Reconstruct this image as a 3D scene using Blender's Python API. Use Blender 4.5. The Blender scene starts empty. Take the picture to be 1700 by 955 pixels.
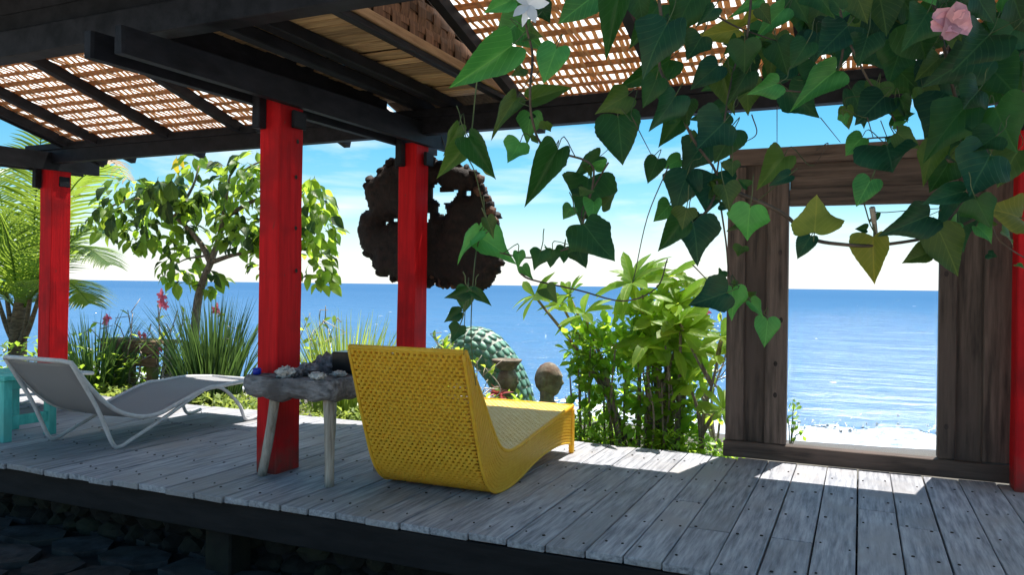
import bpy, bmesh, math, random
from mathutils import Vector, Matrix, noise
from mathutils.geometry import intersect_point_line
R = math.radians
rnd = random.Random(11)
scene = bpy.context.scene
COL = scene.collection

# ------------------------------------------------------------------ camera
F_PX, PW, PH, EYE = 1300.0, 1700.0, 955.0, 1.1
YAW, ROLL, PITCH = R(24), 0.0125, R(-0.16)
fw = Vector((-math.sin(YAW) * math.cos(PITCH), math.cos(YAW) * math.cos(PITCH), math.sin(PITCH)))
rt = Vector((math.cos(YAW), math.sin(YAW), 0))
up = rt.cross(fw)
cr, sr = math.cos(ROLL), math.sin(ROLL)
cam_d = bpy.data.cameras.new('camera')
cam = bpy.data.objects.new('camera', cam_d)
COL.objects.link(cam)
rx = rt * cr + up * sr
ux = up * cr - rt * sr
M = Matrix((rx, ux, -fw)).transposed().to_4x4()
M.translation = Vector((0, 0, EYE))
cam.matrix_world = M
cam_d.sensor_width = 36
cam_d.lens = 36 * F_PX / PW
cam_d.clip_start = 0.05
cam_d.clip_end = 60000
scene.camera = cam


def ray(px, py):
    x = px - PW / 2
    y = PH / 2 - py
    return (fw * F_PX + rx * x + ux * y) / F_PX


O = Vector((0, 0, EYE))
def az(px, py, z=0.0):
    d = ray(px, py); return O + d * ((z - EYE) / d.z)
def ay(px, py, Y):
    d = ray(px, py); return O + d * (Y / d.y)
def ax(px, py, X):
    d = ray(px, py); return O + d * (X / d.x)
def ad(px, py, D):
    return O + ray(px, py) * D


# ------------------------------------------------------------------ world, sun, exposure
SUN_EL, SUN_AZ = 70.0, 14.0
w = bpy.data.worlds.new('World'); scene.world = w; w.use_nodes = True
nt = w.node_tree; nt.nodes.clear()
out = nt.nodes.new('ShaderNodeOutputWorld'); bg = nt.nodes.new('ShaderNodeBackground')
sky = nt.nodes.new('ShaderNodeTexSky'); sky.sky_type = 'NISHITA'; sky.sun_disc = False
sky.sun_elevation = R(SUN_EL); sky.sun_rotation = R(SUN_AZ)
sky.air_density = 1.0; sky.dust_density = 0.4; sky.ozone_density = 4.0
bg.inputs['Strength'].default_value = 0.077
tc = nt.nodes.new('ShaderNodeTexCoord')
mp = nt.nodes.new('ShaderNodeMapping'); mp.inputs['Scale'].default_value = (1.6, 1.6, 7.0)
mp.inputs['Location'].default_value = (3.1, 0.4, 0.2)
nz = nt.nodes.new('ShaderNodeTexNoise'); nz.inputs['Scale'].default_value = 1.7
nz.inputs['Detail'].default_value = 9; nz.inputs['Roughness'].default_value = 0.55; nz.inputs['Distortion'].default_value = 0.35
rp = nt.nodes.new('ShaderNodeValToRGB')
rp.color_ramp.elements[0].position = 0.50; rp.color_ramp.elements[1].position = 0.72
sep = nt.nodes.new('ShaderNodeSeparateXYZ')
hz = nt.nodes.new('ShaderNodeMapRange')
hz.inputs['From Min'].default_value = 0.0; hz.inputs['From Max'].default_value = 0.10
hz.inputs['To Min'].default_value = 0.65; hz.inputs['To Max'].default_value = 0.0
mx0 = nt.nodes.new('ShaderNodeMath'); mx0.operation = 'MAXIMUM'
mx = nt.nodes.new('ShaderNodeMixRGB'); mx.inputs['Color2'].default_value = (7.8, 8.1, 8.3, 1)
cl = nt.nodes.new('ShaderNodeMath'); cl.operation = 'MULTIPLY'; cl.inputs[1].default_value = 0.85
nt.links.new(tc.outputs['Generated'], mp.inputs['Vector']); nt.links.new(mp.outputs[0], nz.inputs['Vector'])
nt.links.new(nz.outputs['Fac'], rp.inputs[0]); nt.links.new(tc.outputs['Generated'], sep.inputs[0])
nt.links.new(sep.outputs['Z'], hz.inputs['Value']); nt.links.new(rp.outputs[0], cl.inputs[0])
nt.links.new(cl.outputs[0], mx0.inputs[0]); nt.links.new(hz.outputs[0], mx0.inputs[1])
nt.links.new(mx0.outputs[0], mx.inputs['Fac']); hsv = nt.nodes.new('ShaderNodeHueSaturation'); hsv.inputs['Saturation'].default_value = 1.4; hsv.inputs['Hue'].default_value = 0.478
nt.links.new(sky.outputs[0], hsv.inputs['Color']); nt.links.new(hsv.outputs[0], mx.inputs['Color1'])
nt.links.new(mx.outputs[0], bg.inputs['Color']); nt.links.new(bg.outputs[0], out.inputs['Surface'])

sl = bpy.data.lights.new('sun', 'SUN'); sl.energy = 5.0; sl.angle = R(0.53); sl.color = (1.0, 0.95, 0.87)
sun = bpy.data.objects.new('sun', sl); COL.objects.link(sun)
S = Vector((math.cos(R(SUN_EL)) * math.sin(R(SUN_AZ)), math.cos(R(SUN_EL)) * math.cos(R(SUN_AZ)), math.sin(R(SUN_EL))))
sun.rotation_euler = S.to_track_quat('Z', 'Y').to_euler()
sun.location = S * 30
vs = scene.view_settings
vs.view_transform = 'Standard'; vs.look = 'None'; vs.gamma = 1.0; vs.use_curve_mapping = False
vs.exposure = 1.08
scene.cycles.max_bounces = 10
scene.cycles.diffuse_bounces = 4
scene.cycles.caustics_reflective = False
scene.cycles.caustics_refractive = False

# ------------------------------------------------------------------ materials
def principled(name):
    m = bpy.data.materials.new(name); m.use_nodes = True
    return m, m.node_tree, m.node_tree.nodes['Principled BSDF']


def mat_noise(name, c1, c2, scale=(1, 1, 1), nscale=6.0, rough=0.7, bump=0.3, detail=6, pos=(0.35, 0.65), spec=0.3,
              c3=None, n2=1.2, bdist=0.01, rand=0.25, trans=0.0, tcol=None):
    """two-tone procedural surface; scale stretches the grain, c3 is a second, larger stain colour"""
    m, t, b = principled(name)
    N, L = t.nodes, t.links
    tcn = N.new('ShaderNodeTexCoord'); oi = N.new('ShaderNodeObjectInfo')
    add = N.new('ShaderNodeVectorMath'); add.operation = 'ADD'
    mul = N.new('ShaderNodeVectorMath'); mul.operation = 'SCALE'; mul.inputs['Scale'].default_value = 37.0
    cmb = N.new('ShaderNodeCombineXYZ')
    for i in range(3): L.new(oi.outputs['Random'], cmb.inputs[i])
    L.new(cmb.outputs[0], mul.inputs[0]); L.new(tcn.outputs['Object'], add.inputs[0]); L.new(mul.outputs[0], add.inputs[1])
    mpn = N.new('ShaderNodeMapping'); mpn.inputs['Scale'].default_value = scale
    L.new(add.outputs[0], mpn.inputs['Vector'])
    n1 = N.new('ShaderNodeTexNoise'); n1.inputs['Scale'].default_value = nscale; n1.inputs['Detail'].default_value = detail
    n1.inputs['Roughness'].default_value = 0.62
    L.new(mpn.outputs[0], n1.inputs['Vector'])
    r = N.new('ShaderNodeValToRGB'); r.color_ramp.elements[0].position = pos[0]; r.color_ramp.elements[1].position = pos[1]
    r.color_ramp.elements[0].color = (*c1, 1); r.color_ramp.elements[1].color = (*c2, 1)
    L.new(n1.outputs['Fac'], r.inputs[0])
    colr = r.outputs[0]
    if c3:
        nn = N.new('ShaderNodeTexNoise'); nn.inputs['Scale'].default_value = n2; nn.inputs['Detail'].default_value = 5
        L.new(add.outputs[0], nn.inputs['Vector'])
        r2 = N.new('ShaderNodeValToRGB'); r2.color_ramp.elements[0].position = 0.48; r2.color_ramp.elements[1].position = 0.68
        L.new(nn.outputs['Fac'], r2.inputs[0])
        mm = N.new('ShaderNodeMixRGB'); mm.inputs['Color2'].default_value = (*c3, 1)
        L.new(r2.outputs[0], mm.inputs['Fac']); L.new(colr, mm.inputs['Color1']); colr = mm.outputs[0]
    if rand:
        mr = N.new('ShaderNodeMapRange'); mr.inputs['To Min'].default_value = 1 - rand; mr.inputs['To Max'].default_value = 1 + rand
        L.new(oi.outputs['Random'], mr.inputs['Value'])
        hs = N.new('ShaderNodeHueSaturation'); L.new(mr.outputs[0], hs.inputs['Value']); L.new(colr, hs.inputs['Color'])
        colr = hs.outputs[0]
    L.new(colr, b.inputs['Base Color'])
    b.inputs['Roughness'].default_value = rough
    b.inputs['Specular IOR Level'].default_value = spec
    if bump:
        bp = N.new('ShaderNodeBump'); bp.inputs['Strength'].default_value = bump; bp.inputs['Distance'].default_value = bdist
        L.new(n1.outputs['Fac'], bp.inputs['Height']); L.new(bp.outputs[0], b.inputs['Normal'])
    if trans:
        tr = N.new('ShaderNodeBsdfTranslucent')
        if tcol: tr.inputs['Color'].default_value = (*tcol, 1)
        else: L.new(colr, tr.inputs['Color'])
        ms = N.new('ShaderNodeMixShader'); ms.inputs[0].default_value = trans
        o = N['Material Output']
        L.new(b.outputs[0], ms.inputs[1]); L.new(tr.outputs[0], ms.inputs[2]); L.new(ms.outputs[0], o.inputs['Surface'])
    return m


def mat_leaf(name, c1, c2, tcol, trans=0.45, rough=0.45, veins=True, spec=0.35, edge=None):
    """leaf: UV y runs along the midrib, x across; pale midrib and side veins, blotchy tone"""
    m, t, b = principled(name)
    N, L = t.nodes, t.links
    oi = N.new('ShaderNodeObjectInfo'); tcn = N.new('ShaderNodeTexCoord')
    n1 = N.new('ShaderNodeTexNoise'); n1.inputs['Scale'].default_value = 3.0; n1.inputs['Detail'].default_value = 4
    n1.noise_dimensions = '4D'
    ml = N.new('ShaderNodeMath'); ml.operation = 'MULTIPLY'; ml.inputs[1].default_value = 50
    L.new(oi.outputs['Random'], ml.inputs[0]); L.new(ml.outputs[0], n1.inputs['W'])
    L.new(tcn.outputs['UV' if veins else 'Object'], n1.inputs['Vector'])
    r = N.new('ShaderNodeValToRGB'); r.color_ramp.elements[0].position = 0.35; r.color_ramp.elements[1].position = 0.68
    r.color_ramp.elements[0].color = (*c1, 1); r.color_ramp.elements[1].color = (*c2, 1)
    L.new(n1.outputs['Fac'], r.inputs[0])
    mr = N.new('ShaderNodeMapRange'); mr.inputs['To Min'].default_value = 0.7; mr.inputs['To Max'].default_value = 1.3
    L.new(oi.outputs['Random'], mr.inputs['Value'])
    hs = N.new('ShaderNodeHueSaturation'); L.new(mr.outputs[0], hs.inputs['Value']); L.new(r.outputs[0], hs.inputs['Color'])
    colr = hs.outputs[0]
    hgt = None
    if veins:
        sp = N.new('ShaderNodeSeparateXYZ'); L.new(tcn.outputs['UV'], sp.inputs[0])
        sb = N.new('ShaderNodeMath'); sb.operation = 'SUBTRACT'; sb.inputs[1].default_value = 0.5; L.new(sp.outputs['X'], sb.inputs[0])
        ab = N.new('ShaderNodeMath'); ab.operation = 'ABSOLUTE'; L.new(sb.outputs[0], ab.inputs[0])
        mid = N.new('ShaderNodeMapRange'); mid.inputs['From Min'].default_value = 0.006; mid.inputs['From Max'].default_value = 0.022
        mid.inputs['To Min'].default_value = 1; mid.inputs['To Max'].default_value = 0; L.new(ab.outputs[0], mid.inputs['Value'])
        m2 = N.new('ShaderNodeMath'); m2.operation = 'MULTIPLY'; m2.inputs[1].default_value = 1.15; L.new(ab.outputs[0], m2.inputs[0])
        s2 = N.new('ShaderNodeMath'); s2.operation = 'SUBTRACT'; L.new(sp.outputs['Y'], s2.inputs[0]); L.new(m2.outputs[0], s2.inputs[1])
        m3 = N.new('ShaderNodeMath'); m3.operation = 'MULTIPLY'; m3.inputs[1].default_value = 6.0; L.new(s2.outputs[0], m3.inputs[0])
        pp = N.new('ShaderNodeMath'); pp.operation = 'PINGPONG'; pp.inputs[1].default_value = 0.5; L.new(m3.outputs[0], pp.inputs[0])
        sv = N.new('ShaderNodeMapRange'); sv.inputs['From Min'].default_value = 0.02; sv.inputs['From Max'].default_value = 0.09
        sv.inputs['To Min'].default_value = 0.6; sv.inputs['To Max'].default_value = 0; L.new(pp.outputs[0], sv.inputs['Value'])
        mxv = N.new('ShaderNodeMath'); mxv.operation = 'MAXIMUM'; L.new(mid.outputs[0], mxv.inputs[0]); L.new(sv.outputs[0], mxv.inputs[1])
        mf = N.new('ShaderNodeMath'); mf.operation = 'MULTIPLY'; mf.inputs[1].default_value = 0.6; L.new(mxv.outputs[0], mf.inputs[0])
        mm = N.new('ShaderNodeMixRGB'); mm.inputs['Color2'].default_value = (min(1, c2[0] * 2.2 + .02), min(1, c2[1] * 1.7 + .02), c2[2] * 1.5 + .01, 1)
        L.new(mf.outputs[0], mm.inputs['Fac']); L.new(colr, mm.inputs['Color1']); colr = mm.outputs[0]
        hgt = mxv.outputs[0]
        bp = N.new('ShaderNodeBump'); bp.inputs['Strength'].default_value = 0.35; bp.inputs['Distance'].default_value = 0.004; bp.invert = True
        L.new(hgt, bp.inputs['Height']); L.new(bp.outputs[0], b.inputs['Normal'])
    L.new(colr, b.inputs['Base Color'])
    b.inputs['Roughness'].default_value = rough; b.inputs['Specular IOR Level'].default_value = spec
    tr = N.new('ShaderNodeBsdfTranslucent')
    hs2 = N.new('ShaderNodeHueSaturation'); hs2.inputs['Color'].default_value = (*tcol, 1); L.new(mr.outputs[0], hs2.inputs['Value'])
    L.new(hs2.outputs[0], tr.inputs['Color'])
    ms = N.new('ShaderNodeMixShader'); ms.inputs[0].default_value = trans
    L.new(b.outputs[0], ms.inputs[1]); L.new(tr.outputs[0], ms.inputs[2]); L.new(ms.outputs[0], N['Material Output'].inputs['Surface'])
    return m


MT = {}
MT['plank'] = mat_noise('weathered deck wood', (0.150, 0.156, 0.180), (0.40, 0.408, 0.445), (7, 0.55, 7), 7, 0.62, 0.5,
                        c3=(0.28, 0.27, 0.275), n2=2.2, bdist=0.006, rand=0.15, detail=9, spec=0.35)
MT['nail'] = mat_noise('rusty nail', (0.02, 0.015, 0.012), (0.05, 0.035, 0.03), nscale=40, rough=0.8)
MT['black'] = mat_noise('black painted timber', (0.006, 0.0065, 0.009), (0.018, 0.0185, 0.024), (1, 0.4, 1), 12, 0.6, 0.3, spec=0.18, bdist=0.004, rand=0.15)
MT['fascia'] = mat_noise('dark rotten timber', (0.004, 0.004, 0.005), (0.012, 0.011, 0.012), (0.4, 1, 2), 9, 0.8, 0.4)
def mat_red():
    m = mat_noise('red painted timber', (0.36, 0.005, 0.008), (0.60, 0.010, 0.014), (6, 6, 0.35), 6, 0.6, 0.6, c3=(0.32, 0.009, 0.012), n2=3.5, spec=0.12, pos=(0.25, 0.6), bdist=0.006, rand=0.05, detail=8)
    t = m.node_tree; N, L = t.nodes, t.links; b = N['Principled BSDF']
    src = b.inputs['Base Color'].links[0].from_socket
    tcn = N.new('ShaderNodeTexCoord'); mpn = N.new('ShaderNodeMapping'); mpn.inputs['Scale'].default_value = (1, 1, .35); L.new(tcn.outputs['Object'], mpn.inputs['Vector'])
    n1 = N.new('ShaderNodeTexNoise'); n1.inputs['Scale'].default_value = 22; n1.inputs['Detail'].default_value = 8; n1.inputs['Roughness'].default_value = .7; L.new(mpn.outputs[0], n1.inputs['Vector'])
    r1 = N.new('ShaderNodeValToRGB'); r1.color_ramp.elements[0].position = .655; r1.color_ramp.elements[1].position = .70; L.new(n1.outputs['Fac'], r1.inputs[0])
    m1 = N.new('ShaderNodeMixRGB'); m1.inputs['Color2'].default_value = (.10, .045, .035, 1); L.new(r1.outputs[0], m1.inputs['Fac']); L.new(src, m1.inputs['Color1'])
    sp = N.new('ShaderNodeSeparateXYZ'); L.new(tcn.outputs['Object'], sp.inputs[0])
    n2 = N.new('ShaderNodeTexNoise'); n2.inputs['Scale'].default_value = 9; n2.inputs['Detail'].default_value = 6; L.new(tcn.outputs['Object'], n2.inputs['Vector'])
    ma = N.new('ShaderNodeMath'); ma.operation = 'MULTIPLY_ADD'; ma.inputs[1].default_value = -.45; L.new(n2.outputs['Fac'], ma.inputs[0]); L.new(sp.outputs['Z'], ma.inputs[2])
    mr = N.new('ShaderNodeMapRange'); mr.inputs['From Min'].default_value = -.22; mr.inputs['From Max'].default_value = -.06; mr.inputs['To Min'].default_value = .75; mr.inputs['To Max'].default_value = 0; L.new(ma.outputs[0], mr.inputs['Value'])
    m2 = N.new('ShaderNodeMixRGB'); m2.inputs['Color2'].default_value = (.09, .055, .045, 1); L.new(mr.outputs[0], m2.inputs['Fac']); L.new(m1.outputs[0], m2.inputs['Color1']); L.new(m2.outputs[0], b.inputs['Base Color'])
    return m
MT['red'] = mat_red()
MT['frame'] = mat_noise('old brown wood', (0.040, 0.028, 0.022), (0.135, 0.094, 0.073), (7, 7, 0.5), 5, 0.72, 0.5, c3=(0.11, 0.075, 0.06), n2=2.0, bdist=0.008, detail=9)
MT['frameh'] = mat_noise('old brown rail wood', (0.040, 0.028, 0.022), (0.135, 0.094, 0.073), (0.5, 7, 7), 5, 0.72, 0.5, c3=(0.11, 0.075, 0.06), n2=2.0, bdist=0.008, detail=9)
MT['bamboo'] = mat_noise('split bamboo', (0.42, 0.24, 0.12), (0.70, 0.46, 0.25), (9, 0.8, 9), 6, 0.55, 0.3, rand=0.28, bdist=0.004, trans=0.35, tcol=(0.85, 0.52, 0.25))
MT['bamboox'] = mat_noise('split bamboo cross', (0.34, 0.17, 0.08), (0.60, 0.34, 0.17), (0.8, 9, 9), 6, 0.6, 0.3, rand=0.2, bdist=0.004, trans=0.32, tcol=(0.75, 0.40, 0.18))
MT['mat_old'] = mat_noise('old woven bamboo', (0.10, 0.05, 0.03), (0.30, 0.16, 0.09), (9, 9, 0.6), 6, 0.65, 0.35, rand=0.35, bdist=0.004)
MT['board'] = mat_noise('tan ceiling board', (0.24, 0.15, 0.075), (0.50, 0.34, 0.18), (0.7, 8, 8), 6, 0.65, 0.3, rand=0.35, bdist=0.004)
MT['trim'] = mat_noise('raw timber trim', (0.30, 0.17, 0.085), (0.48, 0.30, 0.16), (7, 0.6, 7), 6, 0.6, 0.3, rand=0.05)
MT['thatch'] = mat_noise('dark thatch', (0.03, 0.02, 0.014), (0.10, 0.065, 0.04), (8, 1, 8), 8, 0.9, 0.6, rand=0.2)
MT['yellow'] = mat_noise('yellow resin wicker', (0.86, 0.55, 0.04), (0.96, 0.70, 0.08), nscale=30, rough=0.38, bump=0.15, spec=0.45, rand=0.0, bdist=0.002, trans=0.45, tcol=(0.98, 0.66, 0.10))
MT['yseat_lit'] = mat_noise('yellow wicker seat lit tone', (0.86, 0.58, 0.10), (0.96, 0.72, 0.20), nscale=30, rough=0.38, bump=0.15, spec=0.45, rand=0.0, bdist=0.002)  # same wicker, paler and opaque so the seat looks lit
MT['wmetal'] = mat_noise('white painted tube', (0.46, 0.46, 0.47), (0.60, 0.60, 0.61), nscale=14, rough=0.35, bump=0.05, spec=0.5, rand=0.0)
MT['turq'] = mat_noise('turquoise paint', (0.06, 0.42, 0.38), (0.12, 0.58, 0.52), (4, 4, 1), 8, 0.5, 0.25, c3=(0.10, 0.40, 0.36), n2=4, rand=0.08, bdist=0.004)
MT['drift'] = mat_noise('grey driftwood', (0.045, 0.045, 0.052), (0.33, 0.325, 0.345), (2, 9, 9), 4, 0.85, 1.0, c3=(0.10, 0.09, 0.09), n2=7, bdist=0.03, pos=(0.3, 0.7), rand=0.1)
MT['leg'] = mat_noise('weathered stick', (0.20, 0.17, 0.14), (0.44, 0.40, 0.35), (7, 7, 0.5), 7, 0.8, 0.5, rand=0.2)
MT['coral'] = mat_noise('bleached coral', (0.34, 0.33, 0.33), (0.72, 0.70, 0.68), nscale=45, rough=0.9, bump=1.0, bdist=0.02, rand=0.15)
MT['coralg'] = mat_noise('grey coral', (0.10, 0.09, 0.10), (0.36, 0.33, 0.36), nscale=38, rough=0.9, bump=1.0, bdist=0.02, rand=0.15)
MT['blackgloss'] = mat_noise('black lacquer', (0.006, 0.006, 0.007), (0.014, 0.013, 0.014), nscale=8, rough=0.3, bump=0.05, rand=0)
MT['blue'] = mat_noise('blue plastic', (0.01, 0.025, 0.32), (0.015, 0.04, 0.42), nscale=8, rough=0.35, bump=0.05, rand=0)
MT['root'] = mat_noise('dark root wood', (0.005, 0.0032, 0.0026), (0.028, 0.015, 0.011), (3, 3, 3), 6, 0.75, 1.0, c3=(0.014, 0.009, 0.007), n2=5, bdist=0.02, rand=0)
MT['root_brown_lit'] = mat_noise('brown sunlit root wood', (0.05, 0.025, 0.016), (0.16, 0.08, 0.05), (3, 3, 3), 8, 0.75, 1.0, bdist=0.02, rand=0)  # lighter brown copy of the root wood, with sunlight in its colour
MT['wire'] = mat_noise('rusty wire', (0.03, 0.025, 0.02), (0.07, 0.05, 0.04), nscale=20, rough=0.6, rand=0)
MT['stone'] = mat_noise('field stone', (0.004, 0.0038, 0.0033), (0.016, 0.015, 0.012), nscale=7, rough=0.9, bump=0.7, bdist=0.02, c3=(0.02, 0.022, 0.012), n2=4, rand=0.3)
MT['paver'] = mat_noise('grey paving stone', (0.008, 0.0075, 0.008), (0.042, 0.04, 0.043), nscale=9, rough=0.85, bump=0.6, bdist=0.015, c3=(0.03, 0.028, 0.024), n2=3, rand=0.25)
MT['statue'] = mat_noise('mossy stone', (0.10, 0.085, 0.065), (0.30, 0.25, 0.20), nscale=14, rough=0.9, bump=0.8, bdist=0.012, c3=(0.13, 0.07, 0.05), n2=6, rand=0.1)
MT['scale'] = mat_noise('glazed green scale', (0.05, 0.16, 0.10), (0.20, 0.36, 0.28), nscale=12, rough=0.42, bump=0.3, bdist=0.006, rand=0.3, spec=0.4)
MT['mortar'] = mat_noise('pale mortar', (0.30, 0.34, 0.28), (0.48, 0.50, 0.43), nscale=15, rough=0.9, bump=0.4, rand=0)
MT['bark'] = mat_noise('grey brown bark', (0.10, 0.075, 0.055), (0.28, 0.22, 0.17), (3, 3, 1), 16, 0.85, 0.8, bdist=0.015, rand=0.1)
MT['palmbark'] = mat_noise('palm trunk fibre', (0.07, 0.05, 0.03), (0.24, 0.17, 0.10), (1, 1, 5), 9, 0.9, 0.9, bdist=0.02, rand=0.1)
MT['twig'] = mat_noise('pale twig', (0.26, 0.22, 0.18), (0.52, 0.46, 0.40), nscale=18, rough=0.8, bump=0.4, rand=0.1)
MT['gstem'] = mat_noise('green vine stem', (0.035, 0.06, 0.02), (0.09, 0.11, 0.045), nscale=20, rough=0.6, bump=0.2, rand=0.1)
MT['bstem'] = mat_noise('brown vine stem', (0.04, 0.03, 0.025), (0.11, 0.08, 0.06), nscale=20, rough=0.7, bump=0.3, rand=0.1)
MT['mossy'] = mat_noise('mossy plank', (0.09, 0.06, 0.035), (0.24, 0.17, 0.10), (1, 6, 6), 7, 0.9, 0.6, c3=(0.14, 0.17, 0.05), n2=5, bdist=0.012)
# leaves: front colours low, translucent colour brighter
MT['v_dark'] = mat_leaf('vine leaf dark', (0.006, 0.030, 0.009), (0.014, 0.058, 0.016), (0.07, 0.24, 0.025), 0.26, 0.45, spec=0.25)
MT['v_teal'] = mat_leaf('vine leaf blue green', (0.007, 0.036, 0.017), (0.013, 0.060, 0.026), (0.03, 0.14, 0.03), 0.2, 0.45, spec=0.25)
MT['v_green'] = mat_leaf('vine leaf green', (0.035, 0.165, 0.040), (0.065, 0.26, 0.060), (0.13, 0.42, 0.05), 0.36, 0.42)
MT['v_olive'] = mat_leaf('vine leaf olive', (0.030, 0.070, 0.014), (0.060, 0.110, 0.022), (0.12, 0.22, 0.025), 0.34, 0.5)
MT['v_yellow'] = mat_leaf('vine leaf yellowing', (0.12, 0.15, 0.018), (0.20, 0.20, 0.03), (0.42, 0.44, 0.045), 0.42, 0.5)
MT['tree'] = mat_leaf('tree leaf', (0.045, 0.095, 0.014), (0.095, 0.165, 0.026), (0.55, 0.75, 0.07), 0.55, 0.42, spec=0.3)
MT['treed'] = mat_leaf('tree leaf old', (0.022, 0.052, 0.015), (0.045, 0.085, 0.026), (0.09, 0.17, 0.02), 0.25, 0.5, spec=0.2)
MT['treey'] = mat_leaf('tree leaf yellowed', (0.42, 0.32, 0.02), (0.55, 0.42, 0.03), (0.8, 0.6, 0.05), 0.4, 0.45)
MT['plum'] = mat_leaf('long tree leaf', (0.08, 0.16, 0.018), (0.14, 0.24, 0.030), (0.72, 0.92, 0.09), 0.52, 0.4, spec=0.3)
MT['shrub'] = mat_leaf('shrub leaf', (0.050, 0.115, 0.014), (0.10, 0.19, 0.025), (0.58, 0.85, 0.08), 0.55, 0.35, veins=False, spec=0.5)
MT['palm'] = mat_leaf('palm leaflet', (0.05, 0.11, 0.018), (0.11, 0.18, 0.035), (0.45, 0.62, 0.07), 0.5, 0.35, veins=False, spec=0.5)
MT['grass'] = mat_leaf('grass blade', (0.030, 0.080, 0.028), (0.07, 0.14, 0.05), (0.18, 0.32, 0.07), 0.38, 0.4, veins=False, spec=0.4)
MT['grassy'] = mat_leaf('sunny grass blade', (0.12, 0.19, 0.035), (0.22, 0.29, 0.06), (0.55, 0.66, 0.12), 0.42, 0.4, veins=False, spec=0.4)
MT['dry'] = mat_leaf('dry frond', (0.28, 0.20, 0.13), (0.42, 0.32, 0.22), (0.5, 0.36, 0.2), 0.3, 0.6, veins=False)
MT['pink'] = mat_leaf('pink petal', (0.70, 0.10, 0.20), (0.85, 0.25, 0.35), (0.9, 0.25, 0.35), 0.4, 0.5, veins=False)
MT['vpink'] = mat_leaf('faded pink petal', (0.50, 0.22, 0.27), (0.66, 0.36, 0.40), (0.7, 0.35, 0.4), 0.3, 0.5, veins=False)
MT['white'] = mat_leaf('white petal', (0.70, 0.72, 0.78), (0.80, 0.82, 0.86), (0.8, 0.82, 0.86), 0.35, 0.5, veins=False)
MT['redleaf'] = mat_leaf('red leaf', (0.30, 0.04, 0.05), (0.45, 0.09, 0.09), (0.6, 0.12, 0.1), 0.35, 0.45, veins=False)


def mat_fabric():
    m, t, b = principled('white mesh fabric'); N, L = t.nodes, t.links
    tcn = N.new('ShaderNodeTexCoord'); wv = N.new('ShaderNodeTexWave'); wv.inputs['Scale'].default_value = 60; wv.bands_direction = 'X'
    wv2 = N.new('ShaderNodeTexWave'); wv2.inputs['Scale'].default_value = 60; wv2.bands_direction = 'Y'
    L.new(tcn.outputs['Object'], wv.inputs['Vector']); L.new(tcn.outputs['Object'], wv2.inputs['Vector'])
    mu = N.new('ShaderNodeMath'); mu.operation = 'MULTIPLY'; L.new(wv.outputs['Fac'], mu.inputs[0]); L.new(wv2.outputs['Fac'], mu.inputs[1])
    r = N.new('ShaderNodeValToRGB'); r.color_ramp.elements[0].color = (0.24, 0.24, 0.255, 1); r.color_ramp.elements[1].color = (0.42, 0.42, 0.44, 1)
    L.new(mu.outputs[0], r.inputs[0]); L.new(r.outputs[0], b.inputs['Base Color']); b.inputs['Roughness'].default_value = 0.7
    bp = N.new('ShaderNodeBump'); bp.inputs['Strength'].default_value = 0.3; bp.inputs['Distance'].default_value = 0.002
    L.new(mu.outputs[0], bp.inputs['Height']); L.new(bp.outputs[0], b.inputs['Normal'])
    tr = N.new('ShaderNodeBsdfTranslucent'); tr.inputs['Color'].default_value = (0.5, 0.5, 0.5, 1)
    ms = N.new('ShaderNodeMixShader'); ms.inputs[0].default_value = 0.2
    L.new(b.outputs[0], ms.inputs[1]); L.new(tr.outputs[0], ms.inputs[2]); L.new(ms.outputs[0], N['Material Output'].inputs['Surface'])
    return m
MT['fabric'] = mat_fabric()


def mat_sheet():  # for the added light-diffusing sheet above the mats
    m = bpy.data.materials.new('translucent diffuser sheet'); m.use_nodes = True
    t = m.node_tree; t.nodes.clear(); N, L = t.nodes, t.links
    o = N.new('ShaderNodeOutputMaterial'); d = N.new('ShaderNodeBsdfDiffuse'); tr = N.new('ShaderNodeBsdfTranslucent'); ms = N.new('ShaderNodeMixShader')
    d.inputs[0].default_value = (0.75, 0.75, 0.74, 1); tr.inputs[0].default_value = (0.82, 0.83, 0.82, 1); ms.inputs[0].default_value = 0.6
    L.new(d.outputs[0], ms.inputs[1]); L.new(tr.outputs[0], ms.inputs[2]); L.new(ms.outputs[0], o.inputs[0])
    return m
MT['sheet'] = mat_sheet()


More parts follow.
